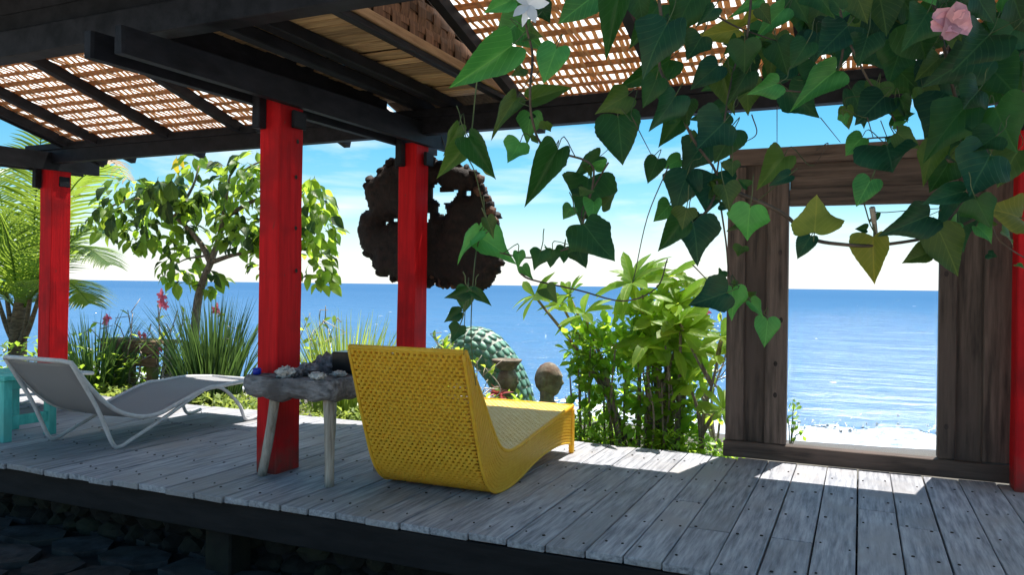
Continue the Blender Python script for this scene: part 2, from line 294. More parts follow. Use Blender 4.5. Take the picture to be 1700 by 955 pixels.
def mat_ground():
    m, t, b = principled('earth and beach sand'); N, L = t.nodes, t.links
    tcn = N.new('ShaderNodeTexCoord'); sp = N.new('ShaderNodeSeparateXYZ'); L.new(tcn.outputs['Object'], sp.inputs[0])
    n1 = N.new('ShaderNodeTexNoise'); n1.inputs['Scale'].default_value = 3; n1.inputs['Detail'].default_value = 10; L.new(tcn.outputs['Object'], n1.inputs['Vector'])
    n2 = N.new('ShaderNodeTexNoise'); n2.inputs['Scale'].default_value = 40; n2.inputs['Detail'].default_value = 6; L.new(tcn.outputs['Object'], n2.inputs['Vector'])
    e = N.new('ShaderNodeValToRGB'); e.color_ramp.elements[0].color = (0.05, 0.042, 0.035, 1); e.color_ramp.elements[1].color = (0.13, 0.115, 0.09, 1); L.new(n1.outputs['Fac'], e.inputs[0])
    s = N.new('ShaderNodeValToRGB'); s.color_ramp.elements[0].color = (0.045, 0.047, 0.055, 1); s.color_ramp.elements[1].color = (0.15, 0.15, 0.16, 1); L.new(n2.outputs['Fac'], s.inputs[0])
    ad_ = N.new('ShaderNodeMath'); L.new(sp.outputs['Y'], ad_.inputs[0]); L.new(n1.outputs['Fac'], ad_.inputs[1])
    mr = N.new('ShaderNodeMapRange'); mr.inputs['From Min'].default_value = 7.4; mr.inputs['From Max'].default_value = 8.6; L.new(ad_.outputs[0], mr.inputs['Value'])
    mm = N.new('ShaderNodeMixRGB'); L.new(mr.outputs[0], mm.inputs['Fac']); L.new(e.outputs[0], mm.inputs['Color1']); L.new(s.outputs[0], mm.inputs['Color2'])
    L.new(mm.outputs[0], b.inputs['Base Color']); b.inputs['Roughness'].default_value = 0.9
    bp = N.new('ShaderNodeBump'); bp.inputs['Strength'].default_value = 0.8; bp.inputs['Distance'].default_value = 0.02
    L.new(n2.outputs['Fac'], bp.inputs['Height']); L.new(bp.outputs[0], b.inputs['Normal'])
    return m
MT['ground'] = mat_ground()


def mat_sea():
    m, t, b = principled('sea water'); N, L = t.nodes, t.links
    tcn = N.new('ShaderNodeTexCoord')
    mp1 = N.new('ShaderNodeMapping'); mp1.inputs['Scale'].default_value = (0.35, 1.0, 1.0); L.new(tcn.outputs['Object'], mp1.inputs['Vector'])
    n1 = N.new('ShaderNodeTexNoise'); n1.inputs['Scale'].default_value = 1.1; n1.inputs['Detail'].default_value = 8; n1.inputs['Roughness'].default_value = 0.6; L.new(mp1.outputs[0], n1.inputs['Vector'])
    mp2 = N.new('ShaderNodeMapping'); mp2.inputs['Scale'].default_value = (0.006, 0.03, 1.0); L.new(tcn.outputs['Object'], mp2.inputs['Vector'])
    n2 = N.new('ShaderNodeTexNoise'); n2.inputs['Scale'].default_value = 1.0; n2.inputs['Detail'].default_value = 7; L.new(mp2.outputs[0], n2.inputs['Vector'])
    sp = N.new('ShaderNodeSeparateXYZ'); L.new(tcn.outputs['Object'], sp.inputs[0])
    lg = N.new('ShaderNodeMath'); lg.operation = 'LOGARITHM'; lg.inputs[1].default_value = 10; L.new(sp.outputs['Y'], lg.inputs[0])
    r = N.new('ShaderNodeValToRGB'); cr_ = r.color_ramp
    mr = N.new('ShaderNodeMapRange'); mr.inputs['From Min'].default_value = 1.05; mr.inputs['From Max'].default_value = 2.6
    mr.clamp = True
    ad2 = N.new('ShaderNodeMath'); ad2.operation = 'MULTIPLY_ADD'; ad2.inputs[1].default_value = 0.5; L.new(n2.outputs['Fac'], ad2.inputs[0]); L.new(lg.outputs[0], ad2.inputs[2])
    L.new(ad2.outputs[0], mr.inputs['Value']); L.new(mr.outputs[0], r.inputs[0])
    cr_.elements[0].position = 0.0; cr_.elements[0].color = (0.12, 0.20, 0.29, 1)
    cr_.elements[1].position = 1.0; cr_.elements[1].color = (0.025, 0.10, 0.225, 1)
    e = cr_.elements.new(0.4); e.color = (0.062, 0.155, 0.29, 1)
    df = N.new('ShaderNodeBsdfDiffuse'); gl = N.new('ShaderNodeBsdfGlossy'); gl.inputs['Roughness'].default_value = 0.12
    L.new(r.outputs[0], df.inputs['Color'])
    bp = N.new('ShaderNodeBump'); bp.inputs['Strength'].default_value = 1.0; bp.inputs['Distance'].default_value = 0.35
    L.new(n1.outputs['Fac'], bp.inputs['Height']); L.new(bp.outputs[0], df.inputs['Normal']); L.new(bp.outputs[0], gl.inputs['Normal'])
    ms = N.new('ShaderNodeMixShader'); ms.inputs[0].default_value = 0.14
    L.new(df.outputs[0], ms.inputs[1]); L.new(gl.outputs[0], ms.inputs[2]); L.new(ms.outputs[0], N['Material Output'].inputs['Surface'])
    N.remove(b)
    return m
MT['sea'] = mat_sea()
MT['bounce_sand'] = mat_noise('pale sand bounce ground', (0.36, 0.31, 0.24), (0.52, 0.46, 0.37), nscale=12, rough=0.9, bump=0.5, rand=0)  # pale ground added behind the camera to bounce sunlight
MT['foam'] = mat_noise('sea foam', (0.20, 0.27, 0.34), (0.74, 0.77, 0.80), nscale=3.2, rough=0.9, bump=1.0, bdist=0.08, rand=0)

# ------------------------------------------------------------------ builders
def tag(o, label=None, cat=None, group=None, kind=None):
    if label: o['label'] = label
    if cat: o['category'] = cat
    if group: o['group'] = group
    if kind: o['kind'] = kind
    return o


def thing(name, loc, label, cat, group=None):
    o = bpy.data.objects.new(name, None); COL.objects.link(o)
    o.location = loc; o.empty_display_size = 0.1
    return tag(o, label, cat, group)


def place(name, mesh, mtx, parent, mat=None):
    """an object sharing `mesh`, put at the world matrix mtx under a thing (things carry no rotation)"""
    o = bpy.data.objects.new(name, mesh); COL.objects.link(o)
    if parent is not None:
        o.parent = parent
        o.matrix_local = Matrix.Translation(-wloc(parent)) @ mtx
    else:
        o.matrix_world = mtx
    return o


def wloc(o):
    v = Vector((0, 0, 0))
    while o is not None:
        v += o.location; o = o.parent
    return v


class MB:
    def __init__(s): s.v, s.f, s.uv = [], [], {}
    def quad(s, a, b, c, d):
        n = len(s.v); s.v += [a, b, c, d]; s.f.append((n, n + 1, n + 2, n + 3))
    def box(s, x0, x1, y0, y1, z0, z1):
        n = len(s.v)
        s.v += [(x, y, z) for z in (z0, z1) for y in (y0, y1) for x in (x0, x1)]
        for q in ((0, 2, 3, 1), (4, 5, 7, 6), (0, 1, 5, 4), (2, 6, 7, 3), (0, 4, 6, 2), (1, 3, 7, 5)):
            s.f.append(tuple(n + i for i in q))
        return s
    def cbox(s, x0, x1, y0, y1, z0, z1, c=0.006, jit=0.0, r=None):
        """box with all twelve edges chamfered"""
        bm = bmesh.new(); bmesh.ops.create_cube(bm, size=1)
        for v in bm.verts:
            v.co = Vector(((x0 + x1) / 2 + v.co.x * (x1 - x0), (y0 + y1) / 2 + v.co.y * (y1 - y0), (z0 + z1) / 2 + v.co.z * (z1 - z0)))
            if jit: v.co += Vector([(r or rnd).uniform(-jit, jit) for _ in range(3)])
        bmesh.ops.bevel(bm, geom=bm.edges[:], offset=c, segments=1, affect='EDGES')
        s.bm(bm); return s
    def bm(s, bm, mtx=None):
        n = len(s.v); bm.verts.index_update()
        s.v += [tuple((mtx @ v.co) if mtx else v.co) for v in bm.verts]
        s.f += [tuple(n + v.index for v in f.verts) for f in bm.faces]
        bm.free(); return s
    def bar(s, a, b, w, h, upv=(0, 0, 1)):
        a, b = Vector(a), Vector(b); d = (b - a).normalized(); u = Vector(upv)
        sd = d.cross(u)
        if sd.length < 1e-4: sd = d.cross(Vector((1, 0, 0)))
        sd.normalize(); u = sd.cross(d)
        n = len(s.v)
        for p in (a, b):
            for i, j in ((-1, -1), (1, -1), (1, 1), (-1, 1)): s.v.append(tuple(p + sd * (w / 2 * i) + u * (h / 2 * j)))
        for q in ((0, 3, 2, 1), (4, 5, 6, 7), (0, 1, 5, 4), (1, 2, 6, 5), (2, 3, 7, 6), (3, 0, 4, 7)): s.f.append(tuple(n + i for i in q))
        return s
    def tube(s, pts, rad, seg=8, cap=True):
        pts = [Vector(p) for p in pts]; N = len(pts)
        rad = rad if isinstance(rad, (list, tuple)) else [rad] * N
        n = len(s.v); prev = None
        for i, p in enumerate(pts):
            d = (pts[min(i + 1, N - 1)] - pts[max(i - 1, 0)])
            if d.length < 1e-9: d = Vector((0, 0, 1))
            d.normalize()
            if prev is None:
                u = d.orthogonal().normalized()
            else:
                u = prev - d * prev.dot(d)
                u = u.normalized() if u.length > 1e-6 else d.orthogonal().normalized()
            prev = u; wv = d.cross(u)
            for k in range(seg):
                a = 2 * math.pi * k / seg
                s.v.append(tuple(p + (u * math.cos(a) + wv * math.sin(a)) * rad[i]))
        for i in range(N - 1):
            for k in range(seg):
                a = n + i * seg + k; b = n + i * seg + (k + 1) % seg
                s.f.append((a, b, b + seg, a + seg))
        if cap:
            s.f.append(tuple(n + k for k in range(seg))[::-1]); s.f.append(tuple(n + (N - 1) * seg + k for k in range(seg)))
        return s
    def lathe(s, c, prof, seg=16, sx=1.0, sy=1.0):
        n = len(s.v); c = Vector(c)
        for r_, z in prof:
            for k in range(seg):
                a = 2 * math.pi * k / seg
                s.v.append((c.x + r_ * sx * math.cos(a), c.y + r_ * sy * math.sin(a), c.z + z))
        for i in range(len(prof) - 1):
            for k in range(seg):
                a = n + i * seg + k; b = n + i * seg + (k + 1) % seg
                s.f.append((a, b, b + seg, a + seg))
        s.f.append(tuple(n + k for k in range(seg))[::-1]); s.f.append(tuple(n + (len(prof) - 1) * seg + k for k in range(seg)))
        return s
    def blob(s, c, rx_, ry_, rz_, sub=2, amp=0.2, fr=2.0, seed=0, flat=None):
        bm = bmesh.new(); bmesh.ops.create_icosphere(bm, subdivisions=sub, radius=1)
        for v in bm.verts:
            k = 1 + amp * noise.noise(v.co * fr + Vector((seed * 3.7, seed, 1.3))) * 1.6
            v.co = Vector((c[0] + v.co.x * rx_ * k, c[1] + v.co.y * ry_ * k, c[2] + v.co.z * rz_ * k))
            if flat is not None and v.co.z < flat: v.co.z = flat
        return s.bm(bm)
    def build(s, name, mat, parent=None, smooth=False, kind=None, uv=None):
        off = wloc(parent) if parent is not None else Vector((0, 0, 0))
        me = bpy.data.meshes.new(name)
        me.from_pydata([(v[0] - off.x, v[1] - off.y, v[2] - off.z) for v in s.v], [], s.f)
        if smooth: me.shade_smooth()
        if isinstance(mat, str): mat = MT[mat]
        me.materials.append(mat)
        if uv:
            l = me.uv_layers.new()
            for i, lp in enumerate(me.loops): l.data[i].uv = uv[lp.vertex_index]
        me.update()
        o = bpy.data.objects.new(name, me); COL.objects.link(o)
        if parent is not None: o.parent = parent
        if kind: o['kind'] = kind
        return o


def mesh_only(mb, name, mat, smooth=True, uv=None):
    me = bpy.data.meshes.new(name); me.from_pydata([tuple(v) for v in mb.v], [], mb.f)
    me.materials.append(MT[mat] if isinstance(mat, str) else mat)
    if smooth: me.shade_smooth()
    if uv:
        l = me.uv_layers.new()
        for i, lp in enumerate(me.loops): l.data[i].uv = uv[lp.vertex_index]
    return me


def leaf_mesh(name, mat, widths, ribs=4, fold=0.25, droop=0.3, wav=0.0, petiole=0.0, lobe=0.0, seed=0, back=0.0, tooth=0.0, irr=0.0):
    """leaf of length 1 along +Y, normal +Z; widths are half widths from base to tip; back pulls the base lobes
    behind the petiole (heart shape)"""
    r = random.Random(seed); mb = MB(); uv = []
    n = len(widths)
    for i, wd in enumerate(widths):
        t = i / (n - 1)
        for j in range(ribs + 1):
            s_ = 2 * j / ribs - 1
            a = abs(s_)
            y = t - back * (a ** 1.3) * (1 - t) ** 2
            z = fold * a * wd - droop * t * t + wav * math.sin(7 * t + 3 * s_ + seed) * a * wd
            tw = wd * (1 + (irr * noise.noise(Vector((t * 4.5, s_ * 1.1, seed * 7.3))) if a > .4 else 0) + (tooth * (1 if i % 2 else -1) if a > 0.9 else 0))
            mb.v.append((s_ * tw, y, z)); uv.append((0.5 + 0.5 * s_ * min(1, wd * 2.2), t))
    for i in range(n - 1):
        for j in range(ribs):
            a = i * (ribs + 1) + j
            mb.f.append((a, a + 1, a + ribs + 2, a + ribs + 1))
    if petiole:
        k = len(mb.v)
        mb.tube([(0, 0.02, -0.004), (0, -petiole * 0.5, 0.02 * petiole), (0.04 * petiole, -petiole, -0.25 * petiole)], [0.014, 0.012, 0.014], 4)
        uv += [(0.5, 0.0)] * (len(mb.v) - k)
    return mesh_only(mb, name, mat, True, uv)


def orient(pos, d, nrm, scl, wscl=1.0):
    d = Vector(d).normalized(); n = Vector(nrm); n = n - d * n.dot(d)
    if n.length < 1e-4: n = d.orthogonal()
    n.normalize(); x = d.cross(n)
    m = Matrix((x * scl * wscl, d * scl, n * scl)).transposed().to_4x4(); m.translation = Vector(pos)
    return m


def spline(pts, n=8):
    """Catmull-Rom through points"""
    P = [Vector(p) for p in pts]; P = [P[0] * 2 - P[1]] + P + [P[-1] * 2 - P[-2]]
    o = []
    for i in range(1, len(P) - 2):
        for k in range(n):
            t = k / n; a, b, c, d = P[i - 1], P[i], P[i + 1], P[i + 2]
            o.append(0.5 * ((2 * b) + (c - a) * t + (2 * a - 5 * b + 4 * c - d) * t * t + (3 * b - a - 3 * c + d) * t ** 3))
    o.append(P[-2]); return o


def rv(r=None):
    r = r or rnd
    while True:
        v = Vector((r.uniform(-1, 1), r.uniform(-1, 1), r.uniform(-1, 1)))
        if 0.05 < v.length < 1: return v

# ------------------------------------------------------------------ setting: ground, sea, foam
def ground_z(x, y):
    if y < 4.9: b = -0.47
    elif y < 5.2: b = -0.47 + (y - 4.9) / 0.3 * 0.33
    elif y < 7.6: b = -0.14 - (y - 5.2) * 0.05
    elif y < 12.5: b = -0.26 - (y - 7.6) / 4.9 * 1.05
    else: b = -1.31 - (y - 12.5) * 0.06
    if y > 5.2: b += 0.05 * noise.noise(Vector((x * 0.6, y * 0.6, 0)))
    return b

mb = MB()
xs = [-90, -60, -40, -30, -24] + [-20 + i * 0.8 for i in range(51)] + [24, 30, 40, 60, 90]
ys = [-60, -30, -15, -6, 0, 2, 3.4, 4.9, 5.05, 5.2] + [5.6 + 0.45 * i for i in range(24)] + [18, 22, 30]
for y in ys:
    for x in xs: mb.v.append((x, y, ground_z(x, y)))
nx = len(xs)
for j in range(len(ys) - 1):
    for i in range(nx - 1): mb.f.append((j * nx + i, j * nx + i + 1, (j + 1) * nx + i + 1, (j + 1) * nx + i))
mb.build('ground', 'ground', None, True, kind='structure')

SEA = -1.22
def sea_wave(x, y):
    d = math.hypot(x, y)
    sw = 0.5 + 0.5 * noise.noise(Vector((x * 0.05, y * 0.12, 4)))
    z = 0.075 * math.sin(y * 1.05 + 0.10 * x + 2.2 * noise.noise(Vector((x * 0.09, y * 0.10, 0)))) * sw
    z += 0.05 * noise.noise(Vector((x * 0.30, y * 0.95, 7)))
    if d < 45: z += 0.03 * noise.noise(Vector((x * 0.9, y * 2.3, 1)))
    return z * min(1.0, 60 / max(d, 1)) ** 0.35
mb = MB()
NR, NA = 330, 260
rad = [9.5 * (1.0235 ** i) for i in range(NR)]
for i, r_ in enumerate(rad):
    for k in range(NA):
        a = R(-24 + 90) + R(52) * (1 - 2 * k / (NA - 1)) + 0.0
        a = R(114) + R(56) * (1 - 2 * k / (NA - 1))
        x, y = r_ * math.cos(a), r_ * math.sin(a)
        mb.v.append((x, y, SEA + (sea_wave(x, y) if r_ < 500 else 0)))
for i in range(NR - 1):
    for k in range(NA - 1):
        a = i * NA + k; mb.f.append((a, a + 1, a + NA + 1, a + NA))
mb.f = [f[::-1] for f in mb.f]
# wide apron so that the water goes on outside the view
n0 = len(mb.v)
RO = rad[-1]
mb.build('sea', 'sea', None, True, kind='structure')

mb = MB()
st = 0.055
idx = {}
gx0, gx1, gy0, gy1 = -20.0, 7.0, 11.2, 15.2
nxg, nyg = int((gx1 - gx0) / st), int((gy1 - gy0) / st)
def foam_mask(x, y):
    edge = 14.1 + 0.55 * noise.noise(Vector((x * 0.35, 0, 2))) + 0.35 * noise.noise(Vector((x * 1.4, y * 1.4, 5)))
    lo = 11.75 + 0.3 * noise.noise(Vector((x * 0.5, 1, 9)))
    if y > edge or y < lo: return -1
    m = 0.40 + 0.9 * noise.noise(Vector((x * 1.3, y * 2.2, 3))) + 0.45 * noise.noise(Vector((x * 4, y * 5, 3))) + 0.3 * noise.noise(Vector((x * 11, y * 14, 3)))
    if 12.1 < y < 13.3: m = max(m, 0.1)
    m -= max(0, (y - 13.3)) * 0.75
    return m
for j in range(nyg):
    for i in range(nxg):
        x, y = gx0 + i * st, gy0 + j * st
        if foam_mask(x + 0.05 * noise.noise(Vector((x * 8, y * 8, 1))), y + 0.05 * noise.noise(Vector((x * 8, y * 8, 6)))) > 0:
            q = []
            for dx, dy in ((0, 0), (1, 0), (1, 1), (0, 1)):
                k = (i + dx, j + dy)
                if k not in idx:
                    X, Y = gx0 + k[0] * st, gy0 + k[1] * st
                    bz = max(SEA + sea_wave(X, Y), ground_z(X, Y))
                    hgt = 0.012 + 0.05 * max(0, noise.noise(Vector((X * 2.2, Y * 2.6, 0)))) + 0.03 * abs(noise.noise(Vector((X * 6, Y * 7, 2))))
                    if 13.0 < Y < 14.2: hgt += 0.16 * max(0, noise.noise(Vector((X * 0.8, Y * 0.6, 11))) + 0.25)
                    idx[k] = len(mb.v); mb.v.append((X + 0.03 * noise.noise(Vector((X * 9, Y * 9, 1))), Y + 0.03 * noise.noise(Vector((X * 9, Y * 9, 4))), bz + hgt))
                q.append(idx[k])
            mb.f.append(tuple(q))
r = random.Random(5)
for _ in range(45):     # small white caps, broken foam and white flecks standing for sun sparkle
    y = 15 + 120 * r.random() ** 2.2; x = -y * 1.1 + r.random() * (y * 1.75)
    if r.random() < 0.45: x = r.uniform(-0.35, 0.42) * y * 0.6 + 0.05 * y  # extra flecks gathered where the water sparkles
    ln = r.uniform(0.05, 0.16) * (0.5 + y / 55); wd = ln * r.uniform(0.025, 0.06); ln *= 1.6
    z = SEA + sea_wave(x, y) + 0.03; n = len(mb.v); K = 7
    mb.v.append((x, y, z + 0.004))
    for k in range(K):
        a = 2 * math.pi * k / K; rr = r.uniform(0.6, 1.2)
        mb.v.append((x + math.cos(a) * ln * rr, y + math.sin(a) * wd * rr * 2, z - 0.02))
    for k in range(K): mb.f.append((n, n + 1 + k, n + 1 + (k + 1) % K))
for _ in range(900):     # spray thrown up along the breaking crest
    x = r.uniform(-9, 5); cy = 13.75 + 0.45 * noise.noise(Vector((x * 0.35, 0, 2))); q = max(0, noise.noise(Vector((x * 0.9, 3, 1))) + .3)
    y = cy + r.gauss(0, .28); z = SEA + abs(r.gauss(0, .10)) * (.4 + 2.2 * q); sz = r.uniform(.010, .045) * (1 - .3 * min(1, (z - SEA) * 2)); n = len(mb.v)
    for k in range(4): mb.v.append(tuple(Vector((x, y, z)) + rv(r) * sz * 1.4))
    mb.f += [(n, n + 1, n + 2), (n, n + 2, n + 3), (n, n + 3, n + 1), (n + 1, n + 3, n + 2)]
tag(mb.build('sea_foam', 'foam', None, True), 'white broken surf foam washing up the beach', 'foam', kind='stuff')

# ------------------------------------------------------------------ deck
deck = thing('deck', (-2.5, 4.1, 0), 'weathered grey plank deck raised on a stone base above the beach', 'deck')
r = random.Random(3)
x = -10.2; planks = []
PX = []
while x < 3.2:
    wd = r.choice([0.155, 0.165, 0.17, 0.178, 0.185, 0.195])
    PX.append((x, wd)); x += wd + r.uniform(0.004, 0.009)
# plank seams measured on the right: shift so a seam falls at X = 0
best = min(PX, key=lambda p: abs(p[0] - 0.002)); sh = 0.002 - best[0]
nails = MB()
JO = [3.22, 3.62, 4.05, 4.5, 4.95]
for x0, wd in PX:
    x0 += sh
    y0 = 3.03 + r.uniform(-0.008, 0.008) + 0.075 * max(0, min(1, (x0 + 4.5) / 4))
    y1 = 5.235 + r.uniform(-0.02, 0.03)
    cuts = [y0]
    if abs(x0 - 0.0) < 0.05: cuts.append(4.3)
    elif r.random() < 0.42: cuts.append(r.choice(JO[1:4]) + r.uniform(-0.02, 0.02))
    cuts.append(y1)
    for a, b in zip(cuts[:-1], cuts[1:]):
        dz = r.uniform(-0.003, 0.002)
        m_ = MB().cbox(x0, x0 + wd, a + 0.002, b - 0.002, -0.032 + dz, dz, 0.0035, 0.0015, r)
        m_.build('plank', 'plank', deck)
    for jy in JO:
        for fx in (0.2, 0.8):
            if r.random() < 0.88:
                nxp, nyp = x0 + wd * fx + r.uniform(-0.012, 0.012), jy + r.uniform(-0.04, 0.04)
                rr = r.uniform(0.0045, 0.0085); n = len(nails.v)
                for k in range(6):
                    a = math.pi / 3 * k; nails.v.append((nxp + rr * math.cos(a), nyp + rr * math.sin(a) * 1.15, 0.0))
                for k in range(6):
                    a = math.pi / 3 * k; nails.v.append((nxp + rr * .8 * math.cos(a), nyp + rr * .8 * math.sin(a) * 1.15, 0.0032))
                nails.f.append(tuple(n + 6 + k for k in range(6)))
                for k in range(6): nails.f.append((n + k, n + (k + 1) % 6, n + 6 + (k + 1) % 6, n + 6 + k))
nails.build('nail_head', 'nail', deck, kind='stuff')
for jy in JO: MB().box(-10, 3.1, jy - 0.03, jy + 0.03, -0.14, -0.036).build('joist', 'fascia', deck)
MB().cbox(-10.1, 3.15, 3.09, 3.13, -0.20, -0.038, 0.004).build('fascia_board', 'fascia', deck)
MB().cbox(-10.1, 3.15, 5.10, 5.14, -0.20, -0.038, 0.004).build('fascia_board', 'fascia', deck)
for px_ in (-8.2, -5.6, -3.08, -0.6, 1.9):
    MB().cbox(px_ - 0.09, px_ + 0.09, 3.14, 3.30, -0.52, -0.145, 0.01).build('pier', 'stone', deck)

# stone base wall below the deck, every stone its own piece
wall = thing('stone_wall', (-2.5, 3.5, -0.47), 'dark field stone base wall in the shadow under the deck edge', 'wall')
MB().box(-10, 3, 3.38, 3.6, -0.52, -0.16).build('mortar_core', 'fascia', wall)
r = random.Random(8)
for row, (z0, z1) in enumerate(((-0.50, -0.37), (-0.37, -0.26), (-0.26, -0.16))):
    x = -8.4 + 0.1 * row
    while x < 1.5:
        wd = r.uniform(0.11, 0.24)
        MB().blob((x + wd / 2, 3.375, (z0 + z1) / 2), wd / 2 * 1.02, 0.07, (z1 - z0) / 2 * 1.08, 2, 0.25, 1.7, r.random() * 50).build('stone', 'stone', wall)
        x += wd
tag(MB().box(-14, 10, -14, 0.95, -0.50, -0.455).build('path', 'bounce_sand'), kind='structure')  # added unseen pale ground, bounces sun onto chaise back and post fronts
# paving stones on the ground in front
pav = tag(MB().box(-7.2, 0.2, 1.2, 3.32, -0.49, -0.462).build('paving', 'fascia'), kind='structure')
r = random.Random(9)
y = 1.3
while y < 3.3:
    dy = r.uniform(0.28, 0.40); x = -7.1 + r.uniform(0, 0.3)
    while x < 0.0:
        wd = r.uniform(0.26, 0.5)
        bm = bmesh.new(); K = r.choice([5, 6, 7])
        vs_ = []
        for k in range(K):
            a = 2 * math.pi * (k + r.uniform(-0.2, 0.2)) / K
            vs_.append(bm.verts.new((x + wd / 2 + wd * 0.52 * math.cos(a), y + dy / 2 + dy * 0.52 * math.sin(a), -0.462)))
        f = bm.faces.new(vs_)
        e = bmesh.ops.extrude_face_region(bm, geom=[f]); tz = -0.432 + r.uniform(-0.006, 0.006)
        for v in e['geom']:
            if isinstance(v, bmesh.types.BMVert): v.co.z = tz
        m_ = MB().bm(bm); m_.build('paving_stone', 'paver', pav)
        x += wd * 1.03
    y += dy * 1.02

# ------------------------------------------------------------------ pavilion
pv = thing('pavilion', (-3.1, 4.3, 0), 'open red posted beach pavilion with black beams and woven bamboo roof', 'pavilion')
def knots(px, py0, face, pts):
    m_ = MB()
    for (x, y, z) in pts:
        n = len(m_.v)
        for k in range(8):
            a = 2 * math.pi * k / 8
            if face == 'x': m_.v.append((x + 0.0025, y + 0.012 * math.cos(a), z + 0.014 * math.sin(a)))
            else: m_.v.append((x + 0.012 * math.cos(a), y - 0.0025, z + 0.014 * math.sin(a)))
        m_.f.append(tuple(n + k for k in range(8)))
    return m_
def post(x0, x1, y0, y1, z1, lean=0.0, seed=0):
    rr = random.Random(seed)
    bm = bmesh.new(); bmesh.ops.create_cube(bm, size=1)
    for v in bm.verts:
        v.co = Vector(((x0 + x1) / 2 + v.co.x * (x1 - x0), (y0 + y1) / 2 + v.co.y * (y1 - y0), z1 / 2 + v.co.z * z1))
    ed = [e for e in bm.edges if abs(e.verts[0].co.z - e.verts[1].co.z) > 0.5]
    bmesh.ops.subdivide_edges(bm, edges=ed, cuts=9)
    bmesh.ops.bevel(bm, geom=[e for e in bm.edges if abs(e.verts[0].co.z - e.verts[1].co.z) > 0.02], offset=0.007, segments=1, affect='EDGES')
    for v in bm.verts:
        s_ = noise.noise(Vector((seed, v.co.z * 2.3, (v.co.x > (x0 + x1) / 2) * 3.1)))
        v.co.x += 0.005 * s_ + lean * v.co.z
        v.co.y += 0.005 * noise.noise(Vector((seed + 9, v.co.z * 2.3, (v.co.y > (y0 + y1) / 2) * 3.1)))
    return MB().bm(bm).build('post', 'red', pv)
p1 = post(-3.185, -3.04, 3.54, 3.75, 2.19, 0, 1)
m_ = knots(0, 0, 'x', [(-3.035, 3.69, 1.93), (-3.035, 3.68, 1.72), (-3.033, 3.68, 1.42), (-3.034, 3.69, 1.17), (-3.034, 3.69, 0.50)]); m_.build('bolt_hole', 'nail', p1)
post(-3.20, -3.045, 5.05, 5.235, 2.16, 0, 2)
post(-7.27, -7.10, 5.05, 5.25, 2.18, 0.012, 3)
post(0.785, 0.93, 5.05, 5.22, 2.16, 0, 4)
post(0.785, 0.93, 3.2, 3.40, 2.19, 0, 5)
post(-7.27, -7.10, 3.2, 3.40, 2.19, 0, 6)

def beam(x0, x1, y0, y1, z0, z1, name='beam', mat='black', c=0.005): return MB().cbox(x0, x1, y0, y1, z0, z1, c, 0.002).build(name, mat, pv)
# double tie beams (along Y) clasping each row of posts
for xa, ye, ys_ in ((-3.11, 5.62, 2.42), (-7.18, 5.52, 2.42), (0.86, 5.6, 2.42)):
    for xo, e0, e1 in ((-0.098, 0.03, 0.0), (0.098, 0.03, 0.03)):
        m_ = MB().cbox(xa + xo - 0.024, xa + xo + 0.024, 0, 1, 0, 1, 0.005, 0.001)
        m_.v = [(x, ys_ + e0 + (ye + e1 - ys_ - e0) * y, (2.105 + .05 * y) + z * (.125 + .05 * y)) for x, y, z in m_.v]
        m_.build('tie_beam', 'black', pv)
    for yc in (3.58, 5.08):
        if xa != -3.11 and yc == 3.58: yc = 3.22
        beam(xa - 0.128, xa - 0.082, yc - 0.02, yc + 0.16, 1.975, 2.10, 'cleat')
        beam(xa + 0.085, xa + 0.112, yc + 0.04, yc + 0.15, 2.0, 2.10, 'cleat')
        beam(xa - 0.072, xa - 0.02, yc - 0.11, yc - 0.045, 1.98, 2.30, 'spacer_block')
beam(-3.325, -3.285, 2.99, 5.02, 2.30, 2.56, 'side_board')
# eave beam along X on the back posts, ridge beam in front
beam(-7.45, 2.4, 5.03, 5.13, 2.338, 2.40, 'eave_beam'); beam(-7.45, 2.4, 5.035, 5.125, 2.215, 2.337, 'eave_beam')
beam(-8.2, 2.6, 2.86, 2.98, 2.352, 2.50, 'front_beam')
beam(-8.2, 2.6, 2.84, 2.94, 2.90, 3.02, 'ridge_beam')
for xa in (-7.18, -3.11, 0.86): beam(xa - 0.05, xa + 0.05, 2.85, 2.95, 2.503, 2.898, 'king_post')
SL = 0.274
def roof_z(y): return 2.435 + (5.05 - y) * SL
# rafters with tails
for xr in (-6.86, -6.47, -5.58, -4.77, -3.96, -3.33, -2.20, -1.20, -0.32, 0.45, 1.25, 2.05):
    a, b = (xr, 5.46, roof_z(5.46) - 0.045), (xr, 2.92, roof_z(2.92) - 0.045)
    MB().bar(a, b, 0.06 if xr > -6.8 else 0.05, 0.075).build('rafter', 'black', pv)
MB().bar((-6.93, 5.50, roof_z(5.50) - 0.02), (-6.93, 2.9, roof_z(2.9) - 0.02), 0.03, 0.13).build('barge_board', 'black', pv)
